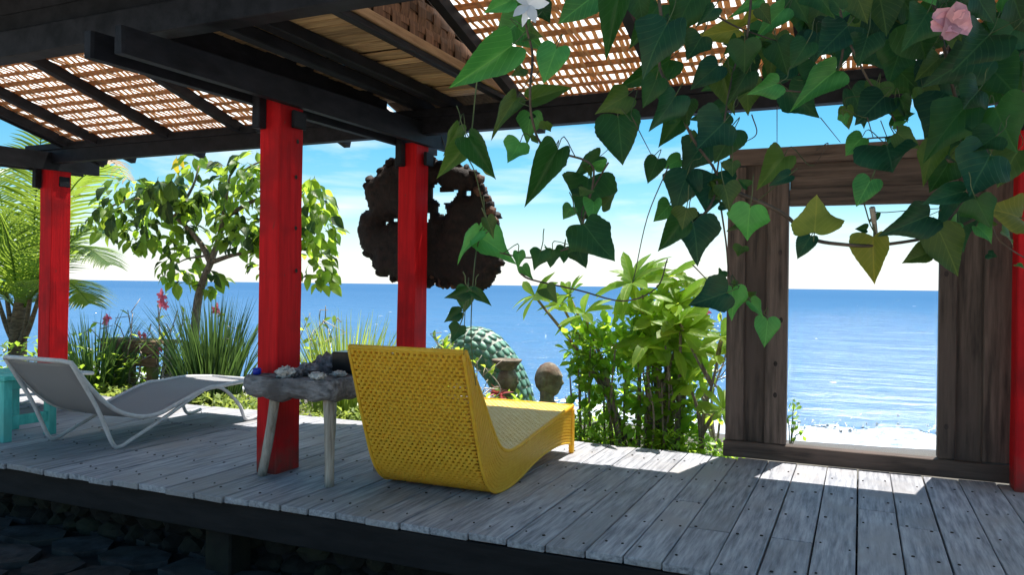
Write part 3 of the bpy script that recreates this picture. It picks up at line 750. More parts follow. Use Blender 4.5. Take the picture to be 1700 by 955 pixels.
# woven mats: lengthwise slats and cross strips, each a piece
r = random.Random(21)
CP = 0.12
def weave(x0, x1, ymin):
    cuts = []; y = 5.36; k = 0
    yl = []
    while y > ymin: yl.append(y); y -= CP
    for i, yc in enumerate(yl):       # cross strips (along X)
        m_ = MB(); n = 40; wv = r.uniform(0.038, 0.060)
        yc += r.uniform(-0.008, 0.008)
        for s_ in range(n + 1):
            x = x0 + (x1 - x0) * s_ / n
            yy = yc + 0.006 * noise.noise(Vector((x * 1.5, i, 0)))
            zz = roof_z(yy) + 0.004
            for dy, dz in ((-wv / 2, 0), (wv / 2, 0), (wv / 2, 0.004), (-wv / 2, 0.004)):
                m_.v.append((x, yy + dy, zz - dy * SL + dz))
        for s_ in range(n):
            for q in range(4):
                a = s_ * 4 + q; b = s_ * 4 + (q + 1) % 4; m_.f.append((a, b, b + 4, a + 4))
        m_.f += [(3, 2, 1, 0), (n * 4, n * 4 + 1, n * 4 + 2, n * 4 + 3)]
        m_.build('cross_strip', 'bamboox', pv)
    x = x0; i = 0
    while x < x1:
        grp = (i // 3)
        wd = r.uniform(0.017, 0.033)
        m_ = MB(); L_ = len(yl) * 2
        yt = 5.44 + r.uniform(-0.02, 0.02)
        for s_ in range(L_ + 1):
            y = yt - (yt - ymin) * s_ / L_
            ph = math.cos(math.pi * (5.36 - y) / CP + math.pi * grp)
            zz = roof_z(y) + 0.006 + 0.0085 * ph
            xx = x + 0.006 * noise.noise(Vector((i * 1.7, y * 2.0, 0)))
            for dx, dz in ((-wd / 2, 0), (wd / 2, 0), (wd / 2, 0.003), (-wd / 2, 0.003)): m_.v.append((xx + dx, y, zz + dz))
        for s_ in range(L_):
            for q in range(4):
                a = s_ * 4 + q; b = s_ * 4 + (q + 1) % 4; m_.f.append((a, b, b + 4, a + 4))
        m_.f += [(3, 2, 1, 0), (L_ * 4, L_ * 4 + 1, L_ * 4 + 2, L_ * 4 + 3)]
        m_.build('bamboo_slat', 'bamboo', pv)
        x += wd + r.choice([0.006, 0.012, 0.020, 0.028, 0.036]); i += 1
weave(-6.9, -3.34, 3.2)
weave(-2.28, 1.45, 3.2)
# added pale translucent sheet over the mats: whitens gaps, diffuses sun, stops dapples
def sheet(x0, x1):
    m_ = MB(); n = int((x1 - x0) / 0.05)
    for i in range(n + 1):
        x = x0 + (x1 - x0) * i / n; dz = 0.05 + 0.012 * math.sin(i * math.pi / 1.0 * 0.5)
        m_.v += [(x, 5.47, roof_z(5.47) + dz), (x, 2.86, roof_z(2.86) + dz)]
    for i in range(n): m_.f.append((2 * i, 2 * i + 2, 2 * i + 3, 2 * i + 1))
    m_.build('diffuser_sheet', 'sheet', pv, True)
sheet(-6.98, -3.345); sheet(-2.35, 2.6)
# opaque roof: over the boarded bay, and down towards the viewer from the ridge
MB().bar((-2.82, 5.47, roof_z(5.47) + 0.09), (-2.82, 2.86, roof_z(2.86) + 0.09), 1.04, 0.05).build('thatch', 'thatch', pv)
MB().bar((-2.75, 2.90, 3.10), (-2.75, 1.95, 2.80), 11.0, 0.08).build('thatch', 'thatch', pv)
for k in range(5):
    MB().box(-8.2, -2.30, 2.93, 2.955, 2.505 + k * 0.12, 2.505 + k * 0.12 + 0.116).build('header_board', 'black', pv)
# boarded flat ceiling between tie beam and trim, with joists
r = random.Random(4); y = 3.0
while y < 5.02:
    wd = r.uniform(0.055, 0.095); dz = r.choice([0, 0, 0.006, 0.014, 0.02])
    MB().box(-3.32, -2.34, y, y + wd, 2.478 + dz, 2.49 + dz).build('ceiling_board', 'board', pv)
    y += wd + r.uniform(0.006, 0.022)
beam(-2.83, -2.75, 3.0, 5.3, 2.402, 2.474, 'ceiling_joist'); beam(-3.06, -2.985, 3.0, 5.45, 2.402, 2.474, 'ceiling_joist')
beam(-2.36, -2.31, 2.9, 5.3, 2.405, 2.447, 'trim_board'); beam(-2.355, -2.295, 2.9, 5.28, 2.448, 2.50, 'trim_board', 'trim')
# woven triangular side wall above the trim
y = 2.95; i = 0
while y < 5.0:
    wd = 0.085; zt = min(roof_z(y + wd / 2) - 0.01, 3.0)
    m_ = MB(); z = 2.50; k = 0
    L_ = max(1, int((zt - 2.50) / 0.05))
    for s_ in range(L_ + 1):
        zz = 2.50 + (zt - 2.50) * s_ / L_
        dx = 0.007 * (1 if ((s_ // 2 + i) % 2) else -1)
        for a, b in ((0, 0), (wd, 0), (wd, 0.004), (0, 0.004)): m_.v.append((-2.322 + dx + b, y + a, zz))
    for s_ in range(L_):
        for q in range(4):
            a = s_ * 4 + q; b = s_ * 4 + (q + 1) % 4; m_.f.append((a, b, b + 4, a + 4))
    m_.build('wall_strip', 'mat_old', pv); y += wd + 0.004; i += 1
for k in range(5):
    z = 2.545 + 0.1 * k; ye = 5.05 - (z - 2.435) / SL
    if ye > 3.0: MB().box(-2.323, -2.319, 2.95, ye, z, z + 0.085).build('wall_strip', 'mat_old', pv)
# a few sagging bamboo battens under the left mat
for yb in (4.95, 3.75):
    MB().tube([(-6.9, yb, roof_z(yb) - 0.012), (-5, yb, roof_z(yb) - 0.012), (-3.3, yb, roof_z(yb) - 0.012)], 0.009, 6).build('batten', 'bamboox', pv)
    MB().tube([(-2.2, yb, roof_z(yb) - 0.012), (0, yb, roof_z(yb) - 0.012), (2, yb, roof_z(yb) - 0.012)], 0.009, 6).build('batten', 'bamboox', pv)

# ------------------------------------------------------------------ standing wooden frame (look-through)
fr = thing('wooden_frame', (0.02, 5.28, 0), 'large upright brown wooden frame standing on the deck around a sea view', 'wooden frame')
def fb(x0, x1, z0, z1, name='plank', y0=5.25, y1=5.32, mat='frame'):
    return MB().cbox(x0, x1, y0, y1, z0, z1, 0.005, 0.003).build(name, mat, fr)
fb(-0.80, -0.688, 0.108, 2.0 - 0.108, 'stile'); fb(-0.695, -0.545, 0.085, 1.91, 'panel', 5.290, 5.312); fb(-0.552, -0.425, 0.108, 1.892, 'stile', 5.246, 5.325)
fb(0.425, 0.52, 0.108, 1.892, 'stile', 5.246, 5.325); fb(0.512, 0.665, 0.085, 1.91, 'panel', 5.290, 5.312); fb(0.655, 0.83, 0.108, 1.892, 'stile')
fb(-0.81, 0.84, 0.0, 0.102, 'rail', 5.24, 5.33, 'frameh'); fb(-0.79, 0.83, 1.897, 2.0, 'rail', 5.24, 5.33, 'frameh')
fb(-0.42, 0.42, 1.728, 1.905, 'panel', 5.290, 5.312, 'frameh'); fb(-0.42, 0.42, 1.625, 1.735, 'rail', 5.25, 5.32, 'frameh')
for (x, z) in ((-0.47, 1.33), (-0.49, 0.62), (-0.49, 0.42), (0.47, 0.30), (-0.46, 0.90), (0.46, 1.2)):
    m_ = MB()
    for k in range(8):
        a = 2 * math.pi * k / 8; m_.v.append((x + 0.012 * math.cos(a), 5.2435, z + 0.018 * math.sin(a)))
    m_.f.append(tuple(range(8))); m_.build('knot', 'nail', fr)

# ------------------------------------------------------------------ yellow wicker chaise
ch = thing('chaise_longue', (-2.06, 4.1, 0), 'yellow woven wicker chaise longue seen from behind on the deck', 'chaise longue')
inner = spline([(3.345, .775), (3.43, .66), (3.53, .53), (3.63, .385), (3.74, .255), (3.86, .20), (4.02, .20), (4.22, .225), (4.55, .265), (4.90, .305)], 12)
inner = [(p[0], p[1]) for p in [Vector((a[0], a[1])) for a in inner]] if False else inner
def sp2(pts, n): return [(p.x, p.y) for p in spline([(a, b, 0) for a, b in pts], n)]
inner = sp2([(3.345, .775), (3.43, .66), (3.53, .53), (3.63, .385), (3.74, .255), (3.86, .20), (4.02, .20), (4.22, .225), (4.55, .265), (4.90, .305)], 12)
outer = sp2([(3.325, .76), (3.375, .62), (3.43, .46), (3.49, .30), (3.56, .14), (3.66, .035), (3.80, .006), (3.98, .016), (4.20, .060), (4.40, .088), (4.60, .095), (4.77, .082), (4.875, .060)], 12)
def resample(P, n):
    d = [0]
    for a, b in zip(P[:-1], P[1:]): d.append(d[-1] + math.hypot(b[0] - a[0], b[1] - a[1]))
    o = []; j = 0
    for i in range(n):
        t = d[-1] * i / (n - 1)
        while j < len(d) - 2 and d[j + 1] < t: j += 1
        u = (t - d[j]) / max(1e-9, d[j + 1] - d[j]); o.append((P[j][0] + (P[j + 1][0] - P[j][0]) * u, P[j][1] + (P[j + 1][1] - P[j][1]) * u))
    return o, d[-1]
CX0, CX1 = -2.39, -1.73
def flare(z): return 0.012 * max(0, z - 0.3)
def wicker(P, pitch, name, strand=0.0155, hp=0.033, mat='yellow'):
    n = int(resample(P, 10)[1] / pitch); Q, _ = resample(P, n)
    m_ = MB(); x0, x1 = CX0 + 0.012, CX1 - 0.012
    for i in range(n):
        y, z = Q[i]; a, b = Q[max(0, i - 1)], Q[min(n - 1, i + 1)]
        ty, tz = b[0] - a[0], b[1] - a[1]; l = math.hypot(ty, tz); ty, tz = ty / l, tz / l; ny, nz = -tz, ty
        xs_ = [x0 + (x1 - x0) * k / 6 for k in range(7)]; k0 = len(m_.v)
        for xx in xs_:
            wob = 0.0016 * noise.noise(Vector((xx * 9, i * 1.3, 2)))
            strand_ = strand * (1 + .12 * noise.noise(Vector((xx * 5, i * 2.1, 8)))); xx_ = xx
            for u_, v_ in ((-0.5, 0), (-0.18, 0.32), (0.18, 0.32), (0.5, 0), (0.18, -0.32), (-0.18, -0.32)):
                m_.v.append((xx, y + ty * (u_ * strand_ + wob) + ny * v_ * 0.009, z + tz * (u_ * strand_ + wob) + nz * v_ * 0.009))
        for s_ in range(6):
            for q in range(6):
                A = k0 + s_ * 6 + q; B = k0 + s_ * 6 + (q + 1) % 6; m_.f.append((A, B, B + 6, A + 6))
        if i < n - 1:   # staggered uprights that tie neighbouring strands
            y2, z2 = Q[i + 1]; xx = x0 + (hp / 2 if i % 2 else 0) + 0.01
            while xx < x1 - 0.005:
                hw = hp * 0.25 * rnd.uniform(.85, 1.15)
                for sgn in (1, -1):
                    d = 0.0052 * sgn
                    m_.quad((xx - hw, y - ty * .004 + ny * d, z - tz * .004 + nz * d), (xx + hw, y - ty * .004 + ny * d, z - tz * .004 + nz * d),
                            (xx + hw * .8, y2 + ty * .004 + ny * d, z2 + tz * .004 + nz * d), (xx - hw * .8, y2 + ty * .004 + ny * d, z2 + tz * .004 + nz * d))
                xx += hp
    return m_.build(name, mat, ch, True, kind='stuff')
ko = [i for i, p in enumerate(outer) if p[0] > 4.45][0]
wicker(outer, 0.0200, 'back_weave', 0.0118, 0.032)
wicker(inner, 0.0205, 'seat_weave', 0.0192, 0.036, 'yseat_lit')
# side panels: grid of strands between outer and inner profile
NU = 118
Qo, _ = resample(outer + [(4.885, .062)], NU); Qi, _ = resample(inner, NU)
for side, X in ((0, CX0), (1, CX1)):
    m_ = MB()
    for u in range(NU):
        a, b = Vector(Qo[u]), Vector(Qi[u])
        m_.bar((X, a.x, a.y), (X, b.x, b.y), 0.0125, 0.009, (1, 0, 0))
    for lv in range(1, 11):
        pts = []
        for u in range(0, NU, 2):
            a, b = Vector(Qo[u]), Vector(Qi[u]); L_ = (b - a).length
            t = lv * 0.0195
            if t < L_ - 0.008: pts.append(a + (b - a) * (t / L_))
            else:
                if len(pts) > 1:
                    for p, q in zip(pts[:-1], pts[1:]): m_.bar((X + 0.003, p.x, p.y), (X + 0.003, q.x, q.y), 0.0125, 0.008, (1, 0, 0))
                pts = []
        if len(pts) > 1:
            for p, q in zip(pts[:-1], pts[1:]): m_.bar((X + 0.003, p.x, p.y), (X + 0.003, q.x, q.y), 0.0125, 0.008, (1, 0, 0))
    m_.build('side_weave', 'yellow', ch, False, kind='stuff')
    # piping on the panel edges and corner legs
    MB().tube([(X, y, z) for y, z in outer[::3] + [outer[-1]]], 0.0095, 8).build('edge_piping', 'yellow', ch, True)
    MB().tube([(X, y, z + 0.004) for y, z in inner[::3] + [inner[-1]]], 0.0115, 8).build('edge_piping', 'yellow', ch, True)
    MB().cbox(X - 0.016, X + 0.016, 4.866, 4.898, 0.0, 0.29, 0.005).build('leg', 'yellow', ch)
    for u in (0,):
        pass
MB().tube([(CX0 - 0.004, 3.335, .773), (CX1 + 0.004, 3.335, .773)], 0.015, 10).build('top_rail', 'yellow', ch, True)
MB().tube([(CX0, 4.90, .302), (CX1, 4.90, .302)], 0.014, 10).build('end_rail', 'yellow', ch, True)
m_ = MB()
for k in range(12): m_.bar((CX0 + 0.02, 4.893, .075 + .0195 * k), (CX1 - 0.02, 4.893, .075 + .0195 * k), 0.0125, 0.013, (0, 1, 0))
for k in range(32): m_.bar((CX0 + 0.03 + .0195 * k, 4.897, .065), (CX0 + 0.03 + .0195 * k, 4.897, .30), 0.011, 0.006, (0, 1, 0))
m_.build('end_weave', 'yellow', ch, False, kind='stuff')

# ------------------------------------------------------------------ white mesh loungers
def make_lounger(name, X0, X1, label):
    t = thing(name, ((X0 + X1) / 2, 4.2, 0), label, 'sun lounger', 'white mesh sun loungers')
    XR = X1
    top = ax(118, 603, XR)
    prof = [(top.y, top.z)] + [(ax(px, py, XR).y, ax(px, py, XR).z) for px, py in ((155, 650), (190, 680), (228, 692), (262, 688), (300, 668), (338, 648), (372, 640))]
    ye, ze = prof[-1]
    prof += [(ye + 0.22, ze + 0.005), (ye + 0.50, ze - 0.02)]
    P = sp2(prof, 8)
    m_ = MB(); nx_ = 7
    for (y, z) in P:
        for k in range(nx_):
            u = k / (nx_ - 1); m_.v.append((X0 + 0.015 + (X1 - X0 - 0.03) * u, y, z - 0.012 * math.sin(math.pi * u)))
    n = len(P)
    for i in range(n - 1):
        for k in range(nx_ - 1):
            a = i * nx_ + k; m_.f.append((a, a + 1, a + nx_ + 1, a + nx_))
    o = m_.build('mesh_sling', 'fabric', t, True)
    md = o.modifiers.new('thickness', 'SOLIDIFY'); md.thickness = 0.006
    rr = 0.015
    pts = [(X0, y, z) for y, z in P[::-2]] + [(X0 + 0.05, P[0][0] - 0.03, P[0][1] + 0.012), (X1 - 0.05, P[0][0] - 0.03, P[0][1] + 0.012)] + [(X1, y, z) for y, z in P[::2]]
    MB().tube(pts, rr, 8).build('rim_tube', 'wmetal', t, True)
    MB().tube([(X0, P[-1][0], P[-1][1]), (X1, P[-1][0], P[-1][1])], rr, 8).build('end_tube', 'wmetal', t, True)
    f1 = ax(200, 745, -4.4); f2 = ax(412, 700, -4.4)
    for X in (X0, X1):
        hump = prof[6]
        leg = spline([(X, P[0][0] + 0.0, P[0][1]), (X, P[0][0] + (f1.y - P[0][0]) * .5, P[0][1] * .5), (X, f1.y - 0.06, 0.045), (X, f1.y, 0.016), (X, f1.y + 0.07, 0.04),
                      (X, (f1.y + hump[0]) / 2, hump[1] * .5), (X, hump[0] - 0.05, hump[1] - 0.02), (X, hump[0] + 0.09, hump[1] + 0.015), (X, hump[0] + 0.22, hump[1] - 0.03),
                      (X, (hump[0] + .2 + f2.y) / 2 + 0.03, hump[1] * .48), (X, f2.y - 0.04, 0.035), (X, f2.y + 0.02, 0.015), (X, f2.y + 0.12, 0.03)], 6)
        MB().tube(leg, 0.0135, 8).build('leg_tube', 'wmetal', t, True)
    return t
lg = make_lounger('sun_lounger', -5.02, -4.40, 'white mesh sun lounger with bent tube legs between teal stool and red post')
def copy_tree(o, parent=None):
    c = o.copy(); COL.objects.link(c)
    if parent: c.parent = parent
    for k in list(o.children): copy_tree(k, c)
    return c
lg2 = copy_tree(lg); lg2.location.x -= 1.66; lg2.location.y -= 0.32
lg2['label'] = 'white mesh sun lounger half hidden behind the teal stool, by the leftmost red post'

# turquoise stool
ts = thing('stool', (-5.5, 3.6, 0), 'turquoise painted wooden stool cut by the left edge of the view', 'stool')
sx0, sx1, sy0, sy1, sz = -5.68, -5.22, 3.40, 3.78, 0.45
for xx in (sx0 + 0.03, sx1 - 0.03):
    for yy in (sy0 + 0.03, sy1 - 0.03): MB().cbox(xx - .03, xx + .03, yy - .03, yy + .03, 0, sz - 0.036, 0.004).build('leg', 'turq', ts)
for k in range(4):
    ya = sy0 - 0.02 + k * 0.107; MB().cbox(sx0 - .03, sx1 + .03, ya, ya + 0.1, sz - 0.034, sz, 0.005).build('seat_slat', 'turq', ts)
for yy in (sy0 + .03, sy1 - .03): MB().cbox(sx0 + .061, sx1 - .061, yy - .012, yy + .012, sz - 0.10, sz - 0.037, 0.003).build('apron', 'turq', ts)
for xx in (sx0 + .03, sx1 - .03):
    MB().cbox(xx - .012, xx + .012, sy0 + .061, sy1 - .061, sz - 0.10, sz - 0.037, 0.003).build('apron', 'turq', ts)
    MB().cbox(xx - .014, xx + .014, sy0 + .061, sy1 - .061, 0.10, 0.17, 0.003).build('stretcher', 'turq', ts)

# driftwood table
tb = thing('driftwood_table', (-2.85, 3.65, 0), 'rough grey driftwood table on stick legs beside the front red post', 'table')
outl = [(-3.16, 3.40), (-3.08, 3.355), (-2.95, 3.345), (-2.82, 3.35), (-2.70, 3.335), (-2.60, 3.36), (-2.55, 3.45), (-2.56, 3.58), (-2.50, 3.72), (-2.44, 3.86), (-2.46, 3.97), (-2.60, 4.02), (-2.80, 4.0), (-2.95, 3.95), (-2.985, 3.80), (-2.975, 3.62), (-2.98, 3.525), (-3.05, 3.505), (-3.14, 3.49)]
cxy = Vector((-2.78, 3.62)); ring = [p for p in spline([(a, b, 0) for a, b in outl + outl[:1]], 5)][:-1]
m_ = MB(); nr = len(ring)
lev = [(0.475, 0.72), (0.465, 0.88), (0.485, 0.985), (0.53, 1.0), (0.565, 0.985), (0.582, 0.94), (0.578, 0.86), (0.572, 0.5)]
for z, s_ in lev:
    for i, p in enumerate(ring):
        q = cxy + (Vector((p.x, p.y)) - cxy) * s_
        k = 0.03 * noise.noise(Vector((p.x * 11, p.y * 11, z * 14))) + 0.012 * noise.noise(Vector((p.x * 30, p.y * 30, z * 30)))
        q += (q - cxy).normalized() * k if s_ > 0.8 else Vector((0, 0))
        m_.v.append((q.x, q.y, z + 0.03 * noise.noise(Vector((p.x * 9, p.y * 9, z * 3))) * (1 if z < .57 else .3)))
for l in range(len(lev) - 1):
    for i in range(nr):
        a = l * nr + i; b = l * nr + (i + 1) % nr; m_.f.append((a, b, b + nr, a + nr))
m_.f.append(tuple(range(nr))[::-1]); m_.f.append(tuple((len(lev) - 1) * nr + i for i in range(nr)))
m_.f = [f[::-1] for f in m_.f]
bm = bmesh.new()
tt = m_.build('tabletop', 'drift', tb, True)
bm.from_mesh(tt.data); bmesh.ops.recalc_face_normals(bm, faces=bm.faces); bm.to_mesh(tt.data); bm.free()
for (bx, by), (tx_, ty_) in (((-3.095, 3.49), (-2.985, 3.47)), ((-2.605, 3.46), (-2.62, 3.46)), ((-2.575, 3.88), (-2.60, 3.86)), ((-3.0, 3.985), (-2.92, 3.90))):
    MB().tube(spline([(bx, by, 0), ((bx + tx_) / 2 + .006, (by + ty_) / 2, .24), (tx_, ty_, .485)], 4), [0.026, .026, .025, .027, .027, .026, .027, .028, .028], 8).build('leg', 'leg', tb, True)
# things lying on the table
def coral(px, py, Y, rx_, ry_, rz_, mat, label, name='coral', amp=0.5, fr=3.0, seed=0):
    c = ay(px, py, Y); zb = 0.578; m_ = MB()
    rr = random.Random(seed)
    m_.blob((c.x, c.y, zb + rz_ * .8), rx_, ry_, rz_, 3, amp, fr, seed)
    for k in range(9):
        a = rr.uniform(0, 6.28); q = rr.uniform(.3, .8)
        m_.blob((c.x + rx_ * q * math.cos(a), c.y + ry_ * q * math.sin(a), zb + rz_ * rr.uniform(.7, 1.5)), rx_ * .3, ry_ * .3, rz_ * .4, 2, .5, 3, seed + k)
    return tag(m_.build(name, mat, None, True), label, 'coral', 'coral pieces on the driftwood table')
coral(473, 622, 3.44, .05, .045, .030, 'coral', 'whitest rounded coral lump at the left of the table top', seed=1)
coral(493, 625, 3.50, .035, .03, .026, 'coralg', 'small bluish grey coral piece right of the white lump', seed=2)
coral(512, 622, 3.60, .055, .05, .036, 'coralg', 'purplish grey coral lump in the middle of the table', seed=3)
coral(528, 636, 3.42, .045, .04, .022, 'coral', 'pale ridged coral piece at the table front edge', seed=4, fr=6)
coral(545, 606, 3.80, .085, .06, .055, 'coralg', 'largest dark grey coral mass at the back of the table', seed=5)
coral(562, 630, 3.62, .04, .035, .016, 'coral', 'flat white coral chip in front of the black box', seed=6)
c = ay(578, 612, 3.78)
bx = MB().cbox(c.x - .09, c.x + .12, c.y - .04, c.y + .10, .585, .70, 0.006)
bx = bx.build('black_box', 'blackgloss'); tag(bx, 'black box standing on the driftwood table beside the yellow chaise', 'box')
c = az(424, 640, .58)
m_ = MB(); m_.lathe((-3.095, 3.44, .580), [(.020, 0), (.024, .004), (.024, .03), (.021, .036), (.010, .038)], 14)
tag(m_.build('bottle_cap', 'blue', None, True), 'small blue plastic cap on the left end of the table', 'cap')

# ------------------------------------------------------------------ hanging root disc behind the middle post
k_ = 280 / 1028.0
OUT = [(300, 60), (285, 80), (262, 105), (225, 125), (205, 160), (180, 185), (130, 215), (105, 250), (100, 300), (115, 350), (130, 405), (100, 405), (75, 430), (70, 480), (55, 520), (65, 580), (80, 630), (110, 665), (150, 685), (142, 710), (160, 750), (180, 790), (215, 808), (250, 800), (280, 830), (300, 840), (400, 860), (480, 882), (505, 850), (520, 820), (545, 840), (570, 865), (610, 860), (650, 875), (690, 890), (740, 888), (800, 890), (850, 870), (880, 830), (890, 795), (910, 780), (925, 730), (915, 680), (905, 560), (912, 490), (885, 430), (870, 370), (850, 320), (835, 290), (830, 265), (800, 252), (800, 210), (770, 165), (720, 145), (660, 125), (620, 110), (520, 90), (480, 80), (400, 50)]
HOL = [[(510, 245), (545, 235), (560, 255), (555, 285), (600, 290), (670, 275), (660, 310), (635, 340), (610, 355), (580, 360), (595, 390), (600, 420), (580, 435), (550, 430), (535, 400), (545, 360), (525, 340), (505, 330)],
       [(710, 290), (725, 275), (745, 290), (740, 320), (715, 315)], [(470, 410), (495, 420), (490, 460), (475, 490), (455, 480)], [(268, 452), (296, 450), (298, 470), (270, 468)], [(215, 480), (240, 472), (245, 482), (220, 492)]]
YD = 5.42
def to_w(p): q = ay(580 + p[0] * k_, 240 + p[1] * k_, YD); return (q.x, q.z)
OW = [to_w(p) for p in OUT]; HW = [[to_w(p) for p in h] for h in HOL]
def pip(x, z, P):
    c = False; j = len(P) - 1
    for i in range(len(P)):
        if (P[i][1] > z) != (P[j][1] > z) and x < (P[j][0] - P[i][0]) * (z - P[i][1]) / (P[j][1] - P[i][1]) + P[i][0]: c = not c
        j = i
    return c
def sd(x, z, P):
    d = 9
    for i in range(len(P)):
        ax_, az_ = P[i - 1]; bx_, bz_ = P[i]; dx, dz = bx_ - ax_, bz_ - az_
        t = max(0, min(1, ((x - ax_) * dx + (z - az_) * dz) / (dx * dx + dz * dz + 1e-12)))
        d = min(d, math.hypot(x - ax_ - dx * t, z - az_ - dz * t))
    return d
rootx = min(p[0] for p in OW); rootX = max(p[0] for p in OW); rootz = min(p[1] for p in OW); rootZ = max(p[1] for p in OW)
m_ = MB(); gs = 0.0125; gi = {}; cells = []
nxr, nzr = int((rootX - rootx) / gs) + 2, int((rootZ - rootz) / gs) + 2
for j in range(nzr):
    for i in range(nxr):
        xc, zc = rootx + (i + .5) * gs, rootz + (j + .5) * gs
        xn = xc + 0.010 * noise.noise(Vector((xc * 22, zc * 22, 0))); zn = zc + 0.010 * noise.noise(Vector((xc * 22, zc * 22, 5)))
        if pip(xn, zn, OW) and not any(pip(xn, zn, h) for h in HW): cells.append((i, j))
cs = set(cells)
def vtx(i, j, sgn):
    k = (i, j, sgn)
    if k not in gi:
        x, z = rootx + i * gs, rootz + j * gs
        inner_ = all((i + a, j + b) in cs for a in (-1, 0) for b in (-1, 0))
        d = min([sd(x, z, OW)] + [sd(x, z, h) for h in HW]) if inner_ else 0
        th = 0.015 + 0.085 * (1 - math.exp(-d / 0.05)) + (0.03 * noise.noise(Vector((x * 4, z * 4, 2 + sgn))) + 0.008 * abs(noise.noise(Vector((x * 15, z * 15, 7 + sgn))))) * min(1, d / 0.03)
        gi[k] = len(m_.v); m_.v.append((x, YD + sgn * max(0.008, th), z))
    return gi[k]
for (i, j) in cells:
    m_.f.append((vtx(i, j, -1), vtx(i + 1, j, -1), vtx(i + 1, j + 1, -1), vtx(i, j + 1, -1)))
    m_.f.append((vtx(i, j + 1, 1), vtx(i + 1, j + 1, 1), vtx(i + 1, j, 1), vtx(i, j, 1)))
    for (di, dj, a, b) in ((-1, 0, (i, j + 1), (i, j)), (1, 0, (i + 1, j), (i + 1, j + 1)), (0, -1, (i, j), (i + 1, j)), (0, 1, (i + 1, j + 1), (i, j + 1))):
        if (i + di, j + dj) not in cs:
            m_.f.append((vtx(*a, -1), vtx(*a, 1), vtx(*b, 1), vtx(*b, -1)))
cxr, czr = (rootx + rootX) / 2, (rootz + rootZ) / 2
rd = thing('root_carving', (cxr, YD, rootZ), 'dark driftwood root disc with holes hanging behind the middle red post', 'hanging driftwood')
o = m_.build('root_disc', 'root', rd, True)
m_ = MB(); rr = random.Random(2)
for i in range(0, len(OW)):
    x, z = OW[i]
    if z > rootz + 0.02 and rr.random() < 0.75: m_.blob((x * .97 + cxr * .03, YD + rr.uniform(-.05, .05), z * .97 + czr * .03), rr.uniform(.025, .05), rr.uniform(.03, .06), rr.uniform(.025, .05), 2, .35, 2, i)
m_.build('root_knob', 'root', rd, True, kind='stuff')
m_ = MB()  # lighter knobs: brown segments plus sunlight painted on right and lower edges
for (x_, y_, s_) in ((800, 215, .035), (800, 290, .05), (850, 340, .035), (870, 410, .04), (895, 470, .03), (520, 800, .04), (580, 840, .045), (490, 850, .03), (270, 820, .025), (640, 855, .03), (905, 540, .028)):
    q = to_w((x_, y_)); m_.blob((q[0], YD - .02, q[1]), s_, s_ * 1.2, s_ * 1.1, 2, .3, 2, x_)
m_.build('root_knob', 'root_brown_lit', rd, True, kind='stuff')
for dx in (-0.22, 0.2): MB().tube([(cxr + dx, YD, rootZ - 0.10), (cxr + dx * .8, 5.3, 2.33)], 0.004, 5).build('hanging_wire', 'wire', rd)

# ------------------------------------------------------------------ garden statues
sp_ = thing('serpent_statue', (ay(840, 640, 6.7).x, 6.7, -0.2), 'arched green scaled serpent body statue rising behind the yellow chaise', 'statue')
path_px = [(690, 720), (712, 660), (738, 606), (768, 578), (800, 578), (828, 606), (848, 642), (862, 684), (872, 730), (880, 800)]
path = spline([ay(x, y, 6.7 - 0.0006 * (x - 640)) for x, y in path_px], 10)
NP = len(path)
rads = [0.155 + 0.035 * math.sin(math.pi * i / NP) - 0.06 * max(0, i / NP - 0.55) for i in range(NP)]
MB().tube(path, [q * 0.96 for q in rads], 18).build('body', 'mortar', sp_, True)
sm = MB()
for i, (x, z) in enumerate([(-.5, 0), (-.46, .5), (-.25, .9), (0, 1.0), (.25, .9), (.46, .5), (.5, 0)]): sm.v.append((x, z, 0.0))
sm.v.append((0, .5, .06)); sm.v += [(x_ * 1.0, y_, -.06) for x_, y_, z_ in sm.v[:7]]
for i in range(6): sm.f += [(i + 1, i, 7), (i, i + 1, 9 + i, 8 + i)]
sm.f.append((0, 6, 7)); scale_me = mesh_only(sm, 'scale', 'scale')
cnt = 0
for i in range(6, NP - 8, 3):
    d = (path[i + 1] - path[i - 1]).normalized(); s1 = Vector((0, 1, 0)); s1 = (s1 - d * s1.dot(d)).normalized(); s2 = d.cross(s1)
    nk = 16
    for k in range(nk):
        a = 2 * math.pi * (k + (0.5 if (i // 3) % 2 else 0)) / nk
        nrm = s1 * math.cos(a) + s2 * math.sin(a)
        if nrm.y > 0.62 or cnt >= 300: continue
        place('scale', scale_me, orient(path[i] + nrm * (rads[i] * 0.97), d, nrm, 0.08, 0.9), sp_); cnt += 1

